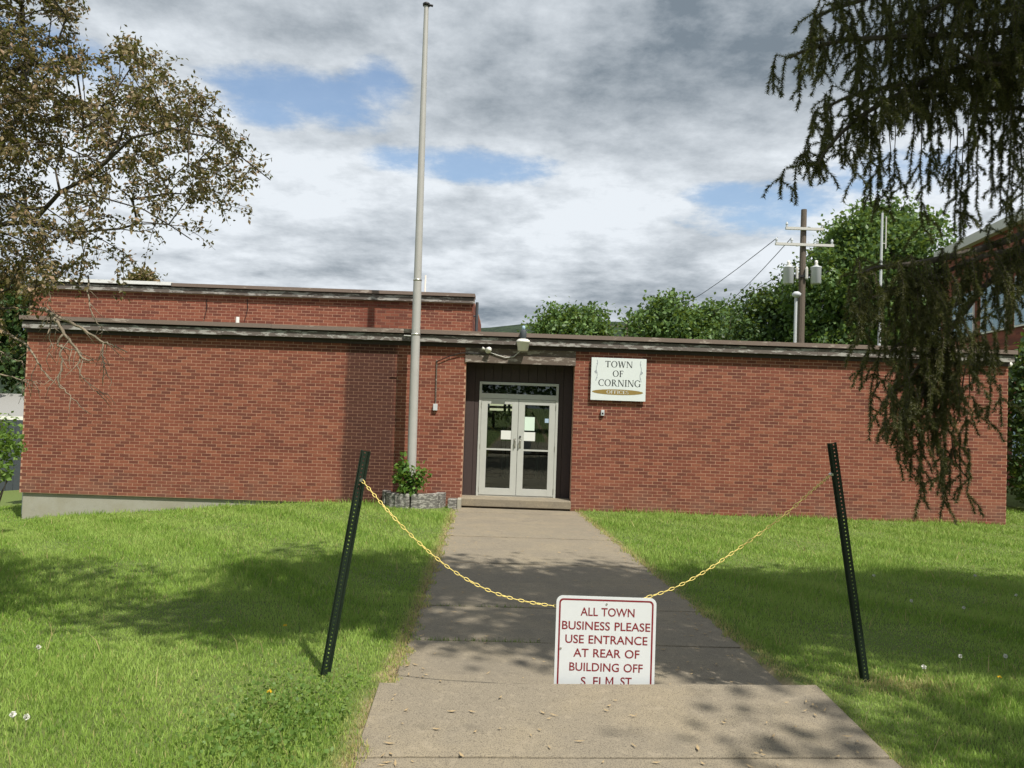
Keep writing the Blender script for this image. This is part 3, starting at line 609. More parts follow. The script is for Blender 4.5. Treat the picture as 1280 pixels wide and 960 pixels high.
# ------------------------------------------------------------------ flagpole, planter, plants
FY = DW-.46; pb_ = W(513.5, 612, FY); pt_ = W(533, 8, FY)
fp = thing('flagpole', (pb_.x, FY, 0), 'tall tapered aluminium flagpole without a flag beside the entrance', 'flagpole')
def pole_at(z): t = (z-pb_.z)/(pt_.z-pb_.z); return (pb_.x+(pt_.x-pb_.x)*t, FY, z)
zj = W(519, 350, FY).z; zk = W(517, 418, FY).z
MB().tube([pole_at(-.1), pole_at(zk)], [.094, .091], 24, False).build('lower_shaft', 'pole', fp, True)
MB().tube([pole_at(zk+.004), pole_at(zj)], [.089, .085], 24, False).build('middle_shaft', 'pole', fp, True)
MB().tube([pole_at(zj+.004), pole_at(zj+2.5), pole_at(pt_.z)], [.080, .070, .048], 24, False).build('upper_shaft', 'pole', fp, True)
for z_, r in ((zj, .089), (zk, .096)): MB().tube([pole_at(z_-.02), pole_at(z_+.02)], r, 24).build('joint_collar', 'steel', fp, True)
tp = pole_at(pt_.z); MB().lathe((tp[0], FY, pt_.z), [(.05, 0), (.075, .01), (.08, .05), (.05, .075), (.02, .08)], 14).build('truck_cap', 'black', fp, True)
MB().tube([(tp[0]-.02, FY-.03, pt_.z+.03), (tp[0]+.14, FY-.03, pt_.z+.0)], .025, 8).build('pulley', 'black', fp)
ct = pole_at(zk-.05); MB().tube([(ct[0]-.24, FY-.02, zk-.03), (ct[0]-.08, FY-.02, zk-.035)], .010, 6).build('bracket', 'trim', fp)
c0 = W(473, 620, FY-.2).x; c1 = W(553.5, 620, FY-.2).x; ccx = (c0+c1)/2; ra = (c1-c0)/2
pl = thing('stone_planter', (ccx, DW-.4, 0), 'low curved planter of rough grey blocks around the flagpole foot', 'planter')
nb = 6
for i in range(nb):
    a0 = math.pi*(1.0+i/nb)+.012; a1 = math.pi*(1.0+(i+1)/nb)-.012; b = MB(); pts = []
    ry = .95
    for a in np.linspace(a0, a1, 6): pts.append((ccx+ra*math.cos(a)+random.uniform(-.02, .02), DW-.06+ry*math.sin(a)*.7+random.uniform(-.02, .02)))
    for a in np.linspace(a1, a0, 6): pts.append((ccx+(ra-.17)*math.cos(a), DW-.06+(ry-.20)*math.sin(a)*.7))
    z1 = .315+random.uniform(-.008, .008); m_ = len(pts); b.v = [(p[0], p[1], -.08) for p in pts]+[(p[0]+random.uniform(-.006, .006), p[1]+random.uniform(-.006, .006), z1) for p in pts]
    b.f = [tuple(range(m_-1, -1, -1)), tuple(range(m_, 2*m_))]+[(q, (q+1) % m_, m_+(q+1) % m_, m_+q) for q in range(m_)]
    b.build('stone_block', 'block', pl, bevel=.012)
b = MB(); b.v = [(ccx+(ra-.16)*math.cos(a), DW-.06+.53*math.sin(a), .27) for a in np.linspace(math.pi, 2*math.pi, 15)]; b.f = [tuple(range(15))]; b.build('soil', 'soil', pl)
e0, e1 = W(560, 622, DW-.35), W(576.5, 622, DW-.35)
eb = MB(); eb.box((e0.x, DW-.42, -.06), (e1.x-.085, DW-.20, .21)); tag(eb.build('edging_block', 'block', None, bevel=.015), 'loose grey edging block between planter and step', 'block')
eb = MB(); eb.box((e1.x-.08, DW-.44, -.06), (e1.x, DW-.165, .22)); tag(eb.build('edging_block', 'conc', None, bevel=.015), 'pale end block beside the entrance step', 'block')
def shrub(name, base, cs, label, m, size, per, cat='shrub', group=None, stems=True, asp=.75):
    t = thing(name, base, label, cat, group); b = MB(); V = []; F = []; off = 0
    for (cc, rr, n) in cs:
        P = blob(cc, rr, n, .8, .3); v, f = leaves(P, size, asp, .1); V.append(v); F.append(f+off); off += len(v)
        for q in range(5):
            p = P[rng.integers(n)]; b.tube([base, (Vector(base)+Vector(p))/2+Vector((random.uniform(-.05, .05), 0, .05)), tuple(p)], [.012, .009, .004], 5)
    np_mesh('foliage', np.concatenate(V), np.concatenate(F), m, t); b.build('stem', 'bark', t); return t
g = W(502, 592, FY-.25); h_ = W(524, 597, FY-.25)
shrub('hydrangea', (pb_.x-.1, FY-.12, .30), [((g.x, FY-.12, g.z+.02), (.20, .18, .36), 150)], 'taller leafy green plant left of the flagpole in the planter', 'plant', .12, 1)
shrub('hydrangea', (pb_.x+.12, FY-.1, .30), [((h_.x-.02, FY-.14, h_.z-.0), (.25, .18, .28), 150), ((h_.x-.22, FY-.16, .42), (.2, .12, .1), 50)], 'wider leafy green plant right of the flagpole in the planter', 'plant', .11, 1)

# ------------------------------------------------------------------ barrier: posts, chain, notice
def onlawn(px, py):
    d = ray(px, py); z_ = 3.0
    for _ in range(40):
        p = CAM+d*z_; g_ = float(lawn_z(p.x, p.y)); z_ += (p.z-g_)/max(.05, -d.z)*.7
        z_ = min(max(z_, 1), 40)
    return CAM+d*z_
def u_post(label, base_px, top_px, Y):
    B = W(*base_px, Y); T = W(*top_px, Y); B.z = float(lawn_z(B.x, Y))-.12; ax = (T-B); L = ax.length; zx = ax.normalized(); yx = Vector((0, 1, 0)); xx = yx.cross(zx).normalized()*1.0; yx = zx.cross(xx)
    t = thing('sign_post', B+zx*.12, label, 'post', 'barrier posts')
    def pt(u, v, w): return tuple(B+xx*u+yx*v+zx*w)
    m = MB(); th = .0035; cell = .0254; n = int(L/cell); hw = .0155; hr = .0052
    for i in range(n):
        z0 = i*cell; z1 = z0+cell; zc = (z0+z1)/2
        O = [(-hw, z0), (0, z0), (hw, z0), (hw, zc), (hw, z1), (0, z1), (-hw, z1), (-hw, zc)]
        A = [math.radians(225+45*q) for q in range(8)]; I = [(hr*math.cos(a), zc+hr*math.sin(a)) for a in A]
        for q in range(8):
            r = (q+1) % 8; m.quad(pt(O[q][0], 0, O[q][1]), pt(O[r][0], 0, O[r][1]), pt(I[r][0], 0, I[r][1]), pt(I[q][0], 0, I[q][1]))
            m.quad(pt(I[q][0], 0, I[q][1]), pt(I[r][0], 0, I[r][1]), pt(I[r][0], th, I[r][1]), pt(I[q][0], th, I[q][1]))
    Lz = n*cell
    prof = [(hw, 0), (.0205, .024), (.032, .024), (.032, .028), (.018, .028), (hw-.003, th)]
    for sd in (-1, 1):
        for (p, q) in zip(prof[:-1], prof[1:]): m.quad(pt(sd*p[0], p[1], 0), pt(sd*q[0], q[1], 0), pt(sd*q[0], q[1], Lz), pt(sd*p[0], p[1], Lz))
        m.quad(*[pt(sd*p[0], p[1], Lz) for p in prof])
    m.build('channel', 'post', t); return t, B, zx
YL, YR = onlawn(402, 845).y, onlawn(1087, 853).y
pL, BLp, zL = u_post('dark green perforated post leaning right, on the lawn left of the walk', (402, 845), (456.5, 563), YL)
pR, BRp, zR = u_post('dark green perforated post leaning left, on the lawn right of the walk', (1087, 853), (1041.5, 553), YR)
SY = 4.695
ca, cb = W(452, 600, YL-.012), W(1039, 593, YR-.012)
for o_, q in ((pL, ca), (pR, cb)): MB().tube([(q.x, q.y+.02, q.z), (q.x, q.y-.016, q.z)], .010, 8).build('bolt', 'steel', o_)
lo = [W(640, 748, SY+.022), W(694, 757.5, SY+.022), W(745, 759, SY+.022), W(818, 744, SY+.022)]
K1 = [W(487, 641, 4.67), W(520, 675, 4.68), W(560, 709, 4.69), W(600, 733, 4.70)]; K2 = [W(870, 721, 4.73), W(920, 688, 4.755), W(975, 648, 4.775), W(1010, 618, 4.79)]
poly = [ca]+K1+lo+K2+[cb]
def catmull(P, n=24):
    P = [P[0]*2-P[1]]+P+[P[-1]*2-P[-2]]; o = []
    for i in range(1, len(P)-2):
        for j in range(n):
            t = j/n; a, b, c_, d = P[i-1:i+3]; o.append(.5*((2*b)+(c_-a)*t+(2*a-5*b+4*c_-d)*t*t+(3*b-a-3*c_+d)*t**3))
    return o+[P[-2]]
cv = catmull(poly); pitch = .036; chn = thing('barrier_chain', tuple(cv[len(cv)//2]), 'yellow plastic chain sagging between two dark posts across the walk', 'chain')
lk = MB(); n1, n2 = 14, 6; hl_, hw_, rr_ = .0150, .0066, .0026
for i in range(n1):
    a = 2*math.pi*i/n1; ce = Vector((hl_*math.cos(a)*(1 if abs(math.cos(a)) > .3 else 1), hw_*math.sin(a), 0)); ou = Vector((math.cos(a), math.sin(a), 0)).normalized()
    for j in range(n2):
        q = 2*math.pi*j/n2; lk.v.append(tuple(ce*1.22+ou*rr_*math.cos(q)+Vector((0, 0, rr_*math.sin(q)))))
for i in range(n1):
    for j in range(n2): lk.f.append((i*n2+j, ((i+1) % n1)*n2+j, ((i+1) % n1)*n2+(j+1) % n2, i*n2+(j+1) % n2))
tmp = lk.build('link', 'yellow', None, True); lkm = tmp.data; C.objects.unlink(tmp); bpy.data.objects.remove(tmp)
acc = 0.0; prev = cv[0]; nl = 0; marks = [cv[0]]
for p in cv[1:]:
    seg = (p-prev).length
    while acc+seg >= pitch:
        t = (pitch-acc)/seg; prev = prev+(p-prev)*t; marks.append(prev.copy()); seg = (p-prev).length; acc = 0
    acc += seg; prev = p
for i, (a, b) in enumerate(zip(marks[:-1], marks[1:])):
    d = (b-a).normalized(); up_ = Vector((0, -1, 0)); s_ = d.cross(up_).normalized(); u_ = s_.cross(d)
    tw = math.radians(25+ (90 if i % 2 else 0)+random.uniform(-16, 16)); s2 = s_*math.cos(tw)+u_*math.sin(tw); u2 = d.cross(s2)
    mt = Matrix((d, s2, u2)).transposed().to_4x4(); mt.translation = (a+b)/2-ORG[chn.name]
    o = bpy.data.objects.new('link', lkm); C.objects.link(o); o.parent = chn; o.matrix_local = mt
# notice sign
tl = W(696.5, 744.5, SY); tr = W(821.5, 747.5, SY); sw = tr.x-tl.x; zt = (tl.z+tr.z)/2; zb = zt-sw*1.0; x0_ = tl.x-.003; x1_ = tr.x-.003
ns = thing('notice_sign', ((x0_+x1_)/2, SY, zb), 'white notice with dark red lettering hung on the chain over the walk', 'sign')
def rrect(x0, z0, x1, z1, r, n=6):
    P = []
    for cx, cz, a in ((x1-r, z1-r, 0), (x0+r, z1-r, 90), (x0+r, z0+r, 180), (x1-r, z0+r, 270)):
        for i in range(n+1): t = math.radians(a+90*i/n); P.append((cx+r*math.cos(t), cz+r*math.sin(t)))
    return P
MB().prism(rrect(x0_, zb, x1_, zt, .038), SY, SY+.003).build('plate', 'sign', ns)
i0 = rrect(x0_+.017, zb+.017, x1_-.017, zt-.017, .026); i1 = rrect(x0_+.027, zb+.027, x1_-.027, zt-.027, .018); b = MB(); m_ = len(i0)
for i in range(m_): j = (i+1) % m_; b.quad(*[(p[0], SY-.0008, p[1]) for p in (i0[i], i0[j], i1[j], i1[i])])
b.build('border', 'red', ns)
for txt, xa, xb, yc in (('ALL TOWN', 726, 793, 765), ('BUSINESS PLEASE', 703, 812.5, 782.5), ('USE ENTRANCE', 707, 809, 799.5), ('AT REAR OF', 717, 799, 816.5), ('BUILDING OFF', 712, 803, 834), ('S', 726, 732, 851), ('EL', 741.5, 755, 851.2), ('ST.', 775.5, 792, 851.8)):
    c = W((xa+xb)/2, yc, SY); sans_line(txt, c.x, c.z, (xb-xa)/FPX*SY, 10.6/FPX*SY, SY-.001, 'lettering', 'red', ns, .010)
c = W(761.8, 851.5, SY); mw, mh = 9.6/FPX*SY, 10.6/FPX*SY; q_ = .17
MB().quad(*[(c.x+(u-.5)*mw, SY-.001, c.z+(v-.5)*mh) for u, v in ((0, 0), (q_, 0), (q_, .72), (.5, .12), (1-q_, .72), (1-q_, 0), (1, 0), (1, 1), (1-q_, 1), (.5, .36), (q_, 1), (0, 1))]).build('lettering', 'red', ns)
for px, py in ((758.5, 755), (701, 810)):
    c = W(px, py, SY); MB().tube([(c.x, SY-.004, c.z), (c.x, SY+.024 if py < 800 else SY+.002, c.z)], .006, 8).build('bolt', 'steel', ns)

# ------------------------------------------------------------------ behind: pole, mast, right-hand building, fence, house
UPY = 36; pt = W(1005, 262, UPY); pbm = W(999, 425, UPY)
up = thing('utility_pole', (pt.x-.05, UPY, 0), 'wooden utility pole with crossarms and two grey transformers behind the roof', 'utility pole')
MB().tube([(pt.x-.03, UPY, -.3), (pt.x, UPY, pt.z)], [.20, .13], 10).build('shaft', 'polewood', up)
def arm(px0, px1, py):
    a, b = W(px0, py-(px1-px0)*.0, UPY-.2), W(px1, py, UPY-.2); z_ = (a.z+b.z)/2; return a.x, b.x, z_
for (p0, p1, py) in ((982, 1029, 286), (969, 1042, 306)):
    a, b, z_ = arm(p0, p1, py); MB().box((a, UPY-.27, z_-.06), (b, UPY-.15, z_+.06)).build('crossarm', 'trim', up)
    for t in ((0.03, .97) if p1 < 1035 else (.02, .28, .72, .97)):
        xx = a+(b-a)*t; MB().lathe((xx, UPY-.21, z_+.06), [(.02, 0), (.05, .03), (.05, .10), (.07, .12), (.05, .2), (.02, .24)], 8).build('insulator', 'grey', up)
for px in (985.5, 1020):
    c = W(px, 344, UPY-.25); s_ = -1 if px < 1000 else 1
    o = MB().lathe((c.x, UPY-.25, c.z-.42), [(.20, 0), (.235, .03), (.235, .75), (.25, .77), (.25, .80), (.12, .86), (.05, .88)], 16).build('transformer', 'grey', up, True)
    MB().lathe((c.x, UPY-.25, c.z+.44), [(.06, 0), (.09, .05), (.05, .10), (.09, .15), (.04, .26)], 8).build('bushing', 'white', o, True)
    MB().box((min(c.x, pt.x), UPY-.2, c.z-.05), (max(c.x, pt.x), UPY-.12, c.z+.05)).build('bracket', 'black', o)
for px in (996, 1008):
    c = W(px, 340, UPY-.2); MB().lathe((c.x, UPY-.22, c.z-.35), [(.05, 0), (.07, .05), (.07, .5), (.03, .6)], 8).build('cutout_fuse', 'trim', up)
a, b, z_ = arm(969, 1042, 306); far1 = dep(800, 452, 70)
for i, xx in enumerate((a+.1, b-.1, a+.75)):
    P0 = Vector((xx, UPY-.21, z_+.3)); P1 = Vector((far1.x+i*2.5-4, 62, 9.0)); q = [(P0.lerp(P1, t)-Vector((0, 0, 1.2*math.sin(t*math.pi)))) for t in np.linspace(0, 1, 14)]
    tag(MB().tube(q, .018, 5).build('power_line', 'black'), ('leftmost', 'rightmost', 'middle')[i]+' overhead wire running off the crossarm behind the trees', 'wire')
far_p = thing('utility_pole', (far1.x-2.5, 62, -.2), 'distant wooden pole carrying the wires, hidden behind trees', 'utility pole'); MB().tube([(far1.x-2.5, 62, -.3), (far1.x-2.5, 62, 9.4)], [.2, .14], 8).build('shaft', 'polewood', far_p); MB().box((far1.x-4.1, 61.9, 8.85), (far1.x-1.0, 62.1, 9.0)).build('crossarm', 'polewood', far_p)
q = W(995, 372, 32); lp = thing('lamp_post', (q.x-.02, 32, 0), 'slim pale lamp post left of the utility pole', 'lamp post')
MB().tube([(q.x, 32, -.2), (q.x, 32, q.z)], [.075, .06], 10).build('pole', 'grey', lp); MB().lathe((q.x, 31.95, q.z), [(.08, 0), (.17, .06), (.19, .16), (.09, .24)], 10).build('lamp_head', 'grey', lp, True)
q = W(1103, 266, 21); q2 = W(1099, 440, 21); am = thing('antenna_mast', (q.x, 21, ZF+.24), 'thin metal antenna mast rising from the flat roof beside the spruce', 'antenna')
MB().tube([(q.x-.02, 21, ZF+.22), (q.x, 21, q.z)], [.045, .03], 8).build('mast', 'grey', am); MB().tube([(q.x+.11, 21, q.z-1.0), (q.x+.11, 21, q.z-.1)], .018, 6).tube([(q.x, 21, q.z-.85), (q.x+.11, 21, q.z-.85)], .012, 5).build('dipole', 'trim', am)
q = W(532, 344, UY+2); an = thing('antenna_whip', (q.x, UY+2, UZ+.19), 'short white whip antenna on the raised roof beside the flagpole', 'antenna'); MB().tube([(q.x, UY+2, UZ+.18), (q.x, UY+2, q.z)], .022, 6).build('rod', 'white', an); MB().tube([(q.x, UY+2, UZ+.185), (q.x, UY+2, UZ+.25)], .05, 8).build('base', 'grey', an)
# brick building at right
z1, z2 = 26.0, 32.6; E1 = dep(1281, 263, z1); E2 = dep(1178, 316, z2); HT = (E1.z+E2.z)/2
dv = Vector((E1.x-E2.x, E1.y-E2.y, 0)).normalized(); nv = Vector((dv.y, -dv.x, 0))
if nv.x > 0: nv = -nv                                    # towards the camera side
Bc = Vector((E2.x, E2.y, 0))
sb = thing('brick_building', tuple(Bc), 'taller red brick building with pale roof trim behind the spruce at right', 'building')
def pw_(u, v, z_): q = Bc+dv*u-nv*v; return (q.x, q.y, z_)
def pbox(u0, u1, v0, v1, z0, z1, m, name, par):
    b = MB(); P = [pw_(u, v, z_) for z_ in (z0, z1) for (u, v) in ((u0, v0), (u1, v0), (u1, v1), (u0, v1))]; b.v = P
    b.f = [(0, 3, 2, 1), (4, 5, 6, 7), (0, 1, 5, 4), (1, 2, 6, 5), (2, 3, 7, 6), (3, 0, 4, 7)]; return b.build(name, m, par)
pbox(0, 16, 0, 10, -.4, HT-.35, 'brick2', 'wall', sb); pbox(-.25, 16.2, -.25, 10.2, HT-.345, HT, 'trim', 'roof_trim', sb)
wz0, wz1 = W(1240, 420, 29).z, W(1240, 372, 29).z
for i, u in enumerate((1.2, 3.7, 6.2, 8.7, 11.2)):
    for (za, zb_) in ((wz0, wz1+.3), (1.0, 3.0)):
        w = pbox(u, u+1.9, -.06, .02, za, zb_, 'white', 'window', sb)
        for a in range(2):
            for b_ in range(2):
                h2 = (zb_-za-.18)/2; o = pbox(u+.06+a*.92, u+.92+a*.92, -.075, -.062, za+.06+b_*(h2+.06), za+.06+h2+b_*(h2+.06), 'glasspane' if 'glasspane' in M else 'tag', 'pane', w)
# fence and house at left
fn = thing('board_fence', (-17, 25, -.7), 'dark slate board fence left of the building', 'fence')
for i in range(44):
    x_ = -21.6+i*.24; MB().box((x_, 25+random.uniform(-.006, .006), -1.3), (x_+.225, 25.03, 1.15+random.uniform(-.02, .02))).build('board', 'fence', fn)
MB().box((-21.6, 25.032, .55), (-11.1, 25.09, .65)).box((-21.6, 25.032, -.5), (-11.1, 25.09, -.4)).build('rail', 'fence', fn)
hs = thing('house', (-27, 40, -1), 'small brick house with pale roof seen left behind the fence', 'house')
rz0 = W(10, 518, 38).z
MB().box((-34, 38.3, -1.5), (-20.5, 46, rz0-.1)).build('wall', 'brick2', hs)
b = MB(); b.v = [(-34.6, 37.7, rz0-.1), (-19.9, 37.7, rz0-.1), (-19.9, 46.6, rz0-.1), (-34.6, 46.6, rz0-.1), (-34.6, 42.1, rz0+1.0), (-19.9, 42.1, rz0+1.0)]; b.f = [(0, 1, 5, 4), (2, 3, 4, 5), (1, 2, 5), (3, 0, 4), (0, 3, 2, 1)]; rf = b.build('roof', 'roofgrey', hs)
MB().box((-34.6, 37.6, rz0-.28), (-19.9, 37.69, rz0-.07)).build('gutter', 'white', hs)

# ------------------------------------------------------------------ trees behind
def bg_tree(px, pytop, Y, rx, label, m, n=120, per=60, size=.30, spread=.5, zlow=2.0, lobes=5, rmax=.3):
    T = W(px, pytop, Y); cz = (T.z+zlow)/2; rz_ = (T.z-zlow)/2; base = (T.x, Y, -.4)
    A = [blob((T.x, Y, cz), (rx*.8, rx*.8, rz_*.85), n//2, .6, .4)]
    for i in range(lobes):
        a = random.uniform(0, 6.28); u = random.uniform(-.4, .75); A.append(blob((T.x+rx*.6*math.cos(a), Y+rx*.6*math.sin(a), cz+rz_*u*.75), (rx*.42, rx*.42, rz_*.33), n//(2*lobes), .6, .3))
    A.append(blob((T.x, Y, T.z-rz_*.42), (rx*.7, rx*.7, rz_*.40), n//3, .6, .2)); A.append(blob((T.x, Y-rx*.3, cz), (rx*.95, rx*.7, rz_*.8), n//2, .3, .25))
    lim = [dict(pts=[base, (T.x+.1, Y, zlow*.7), (T.x, Y, cz), (T.x, Y, cz+rz_*.5)])]
    return tree('deciduous_tree', base, lim, np.concatenate(A), label, 'tree', 'trees behind the building', m, per, spread, size, .7, .02, rmax, .6, .1)
bg_tree(1092, 250, 42, 4.4, 'large round maple behind the utility pole and the roof', 'bgmaple', 260, 95, .27, .42, 2.2, 8)
bg_tree(965, 345, 46, 2.6, 'dark tree crowding the left side of the utility pole', 'darkleaf', 110, 70, .28, .42, 1.5, 4)
bg_tree(848, 364, 52, 3.9, 'broad mid green tree above the roof, middle of the row', 'bgmaple', 150, 80, .32, .45, 1.5, 6)
bg_tree(908, 378, 54, 2.5, 'smaller mid green tree between broad tree and dark tree', 'bgmaple', 90, 70, .3, .45, 1.5, 4)
bg_tree(718, 375, 56, 3.5, 'leftmost green tree above the roof right of the security light', 'bgmaple', 130, 80, .32, .45, 1.5, 5)
bg_tree(180, 330, 50, 1.4, 'narrow treetop peeking above the raised roof at left', 'crab', 60, 60, .28, .35, 2, 3)
bg_tree(-20, 350, 44, 5.0, 'dark leafy tree far left behind the house', 'darkleaf', 170, 70, .32, .5, 1.2, 6)
tb = [None]
for i, x_ in enumerate((-14, -7.5, -1, 5.5, 12)):
    if i == 0:
        A = np.concatenate([blob((0, 0, 5.6), (3.6, 3.0, 4.6), 150, .7, .4)]); tb[0] = tree('street_tree', (0, 0, 0), [dict(pts=[(0, 0, -.1), (0, 0, 3), (0, 0, 7)])], A, 'tree', 'tree', 'trees across the street', 'bgmaple', 45, .5, .34, .7, .02, .25, .6, .1); t = tb[0]
    else: t = copy_tree(tb[0])
    t.location = (x_, -24+random.uniform(-2, 2), .3); t.rotation_euler.z = i*1.3; t['label'] = 'full green street tree across the road, '+('first', 'second', 'third', 'fourth', 'fifth')[i]+' from the left as mirrored in the door'
q = W(1269, 440, 19.5)
def ev(px, Y, top, r, lab):
    p = W(px, 640, Y); T = W(px, top, Y); b_ = (p.x, Y, -.2)
    t = thing('evergreen_shrub', b_, lab, 'shrub', 'shrubs right of the building'); cz = T.z/2; P = np.concatenate([blob((p.x, Y, cz), (r, r, cz+.15), 2600, .4, .25), blob((p.x, Y, cz*1.3), (r*.7, r*.7, cz*.7), 1500, .5, .4)]); P = P[P[:, 2] > 0]
    V, F = leaves(P, .17, .55, .0); np_mesh('crown', V, F, 'darkleaf', t); MB().tube([(p.x, Y, -.3), (p.x+.05, Y, cz), (p.x, Y, T.z*.85)], [.09, .07, .02], 6).build('trunk', 'bark', t)
ev(1288, 19.2, 425, .95, 'tall dark evergreen shrub just right of the brick corner'); ev(1330, 20.6, 455, 1.1, 'dark evergreen shrub at the far right edge')
# bright shrub at the left frame edge
g = W(2, 560, 12.0)
b_ = (g.x-.15, 12.0, float(lawn_z(g.x, 12.0)))
shrub('leafy_sapling', b_, [((W(6, 552, 12).x, 12, W(6, 552, 12).z), (.30, .3, .40), 330), ((W(-25, 570, 12).x, 12.1, W(-25, 570, 12).z), (.45, .4, .6), 400), ((W(10, 590, 12).x, 11.9, W(10, 590, 12).z), (.14, .2, .16), 45)], 'bright green leafy sapling at left edge beside the building corner', 'light', .085, 1, 'sapling')

# ------------------------------------------------------------------ near tree at left (bronze-green leaves)
def D(L): return [tuple(dep(px, py, z)) for px, py, z in L]
TB = (-7.6, 6.0, float(lawn_z(-7.6, 6.0)))
main = [dict(pts=[TB, (-7.5, 6.0, 1.6), (-7.2, 5.9, 2.6)])]
fork = (-7.2, 5.9, 2.6)
for L in ([(-150, 330, 5.9), (-40, 285, 5.7), (40, 278, 5.6), (75, 240, 5.5), (130, 205, 5.4), (150, 175, 5.4), (160, 140, 5.3), (178, 112, 5.3)],
          [(-160, 250, 6.3), (-60, 140, 6.2), (0, 100, 6.0), (30, 80, 6.0), (75, 78, 5.8)],
          [(-140, 350, 6.0), (-30, 372, 5.6), (0, 386, 5.3), (40, 384, 5.25), (60, 389, 5.2)]):
    P = D(L); main.append(dict(pts=[fork]+P, **{'from': 0}))
main += [dict(pts=D(L), **{'from': 1}) for L in ([(130, 205, 5.4), (165, 172, 5.3), (215, 160, 5.2), (265, 172, 5.1), (300, 195, 5.1), (338, 225, 5.0)], [(75, 240, 5.5), (120, 245, 5.2), (180, 262, 5.1), (240, 300, 5.0)], [(40, 278, 5.6), (100, 290, 5.9), (150, 286, 6.0), (195, 280, 5.9)])]
main += [dict(pts=[fork, (-7.8, 5.2, 4.5), (-8.0, 4.8, 6.2)], **{'from': 1}), dict(pts=[fork, (-8.8, 6.8, 4.2), (-9.6, 7.2, 5.4)], **{'from': 1})]
def inpoly(x, y, P):
    c_ = False; j = len(P)-1
    for i in range(len(P)):
        if (P[i][1] > y) != (P[j][1] > y) and x < (P[j][0]-P[i][0])*(y-P[i][1])/(P[j][1]-P[i][1])+P[i][0]: c_ = not c_
        j = i
    return c_
outl = [(-260, -240), (20, -220), (110, -60), (85, 20), (80, 70), (120, 75), (140, 52), (165, 62), (190, 80), (205, 95), (225, 112), (248, 115), (268, 118), (265, 140), (290, 165), (305, 195), (325, 225), (312, 236), (290, 225), (275, 250), (285, 270), (245, 280), (250, 300), (215, 312), (190, 305), (150, 320), (110, 345), (60, 350), (20, 375), (-30, 420), (-60, 470), (-260, 430)]
A = []
while len(A) < 1080:
    x_, y_ = random.uniform(-260, 350), random.uniform(-240, 470)
    if inpoly(x_, y_, outl):
        if x_ > 60 and random.random() < (.15 if y_ < 230 else .5): continue
        A.append(tuple(dep(x_, y_, random.uniform(4.9, 6.5))))
A += [tuple(p) for p in blob((-4.2, 4.4, 6.0), (1.9, 1.3, .8), 150, .9)]+[tuple(p) for p in blob((-8.6, 5.6, 5.2), (2.6, 2.6, 1.9), 260, .7)]
ct = tree('crabapple_tree', TB, main, np.array(A), 'spreading tree with bronze-green leaves entering from the left edge', 'tree', None, 'crab', 26, .022, .040, .5, .0032, .16, .16, .022, 'bark', .3, (3, .24))
# bare dead boughs hanging in front of the wall
bb = MB()
for L, r0 in (([(50, 386, 5.2), (60, 389, 5.2), (70, 400, 5.15), (80, 418, 5.1), (92, 432, 5.1), (105, 448, 5.1), (118, 452, 5.1)], .016), ([(62, 390, 5.2), (85, 402, 5.1), (105, 412, 5.05), (130, 428, 5.0), (142, 432, 5.0), (158, 440, 4.95)], .012),
              ([(-20, 404, 5.4), (0, 413, 5.3), (28, 428, 5.25), (42, 444, 5.2), (52, 462, 5.2), (66, 477, 5.2)], .012), ([(78, 418, 5.1), (72, 432, 5.1), (88, 436, 5.1), (104, 442, 5.1)], .008), ([(76, 430, 5.1), (77, 455, 5.1), (74, 480, 5.1), (84, 490, 5.1), (96, 505, 5.1), (112, 518, 5.1)], .007),
              ([(63, 392, 5.2), (64, 415, 5.2), (62, 442, 5.2)], .006), ([(100, 440, 5.1), (99, 462, 5.1), (112, 480, 5.1), (122, 492, 5.1)], .006), ([(130, 428, 5.0), (128, 450, 5.0), (136, 470, 5.0), (138, 488, 5.0)], .005), ([(-20, 455, 5.3), (15, 472, 5.3), (38, 476, 5.3), (50, 480, 5.3)], .007),
              ([(60, 330, 5.3), (66, 350, 5.2), (60, 372, 5.2), (62, 389, 5.2)], .006), ([(108, 345, 5.3), (112, 380, 5.2), (118, 400, 5.2), (135, 415, 5.2)], .006), ([(-20, 425, 5.5), (10, 445, 5.4), (25, 452, 5.4), (32, 456, 5.4)], .006)):
    P = [Vector(p) for p in D(L)]; Q = catmull(P, 4); Q = [q+Vector((random.gauss(0, .004), random.gauss(0, .006), random.gauss(0, .004))) for q in Q]; bb.tube(Q, [r0*(1-.75*i/(len(Q)-1)) for i in range(len(Q))], 6)
    for _ in range(7):
        i = random.randrange(2, len(Q)); d = Vector((random.uniform(-.5, .8), random.uniform(-.4, .4), random.uniform(-1, .05))).normalized()*random.uniform(.06, .2); bb.tube([Q[i], Q[i]+d*.5+Vector((random.gauss(0, .012), 0, random.gauss(0, .012))), Q[i]+d], [.003, .0022, .001], 4)
o = bb.build('dead_bough', 'deadwood', ct, True); o['label'] = 'bare grey dead boughs hanging in front of the brick wall'

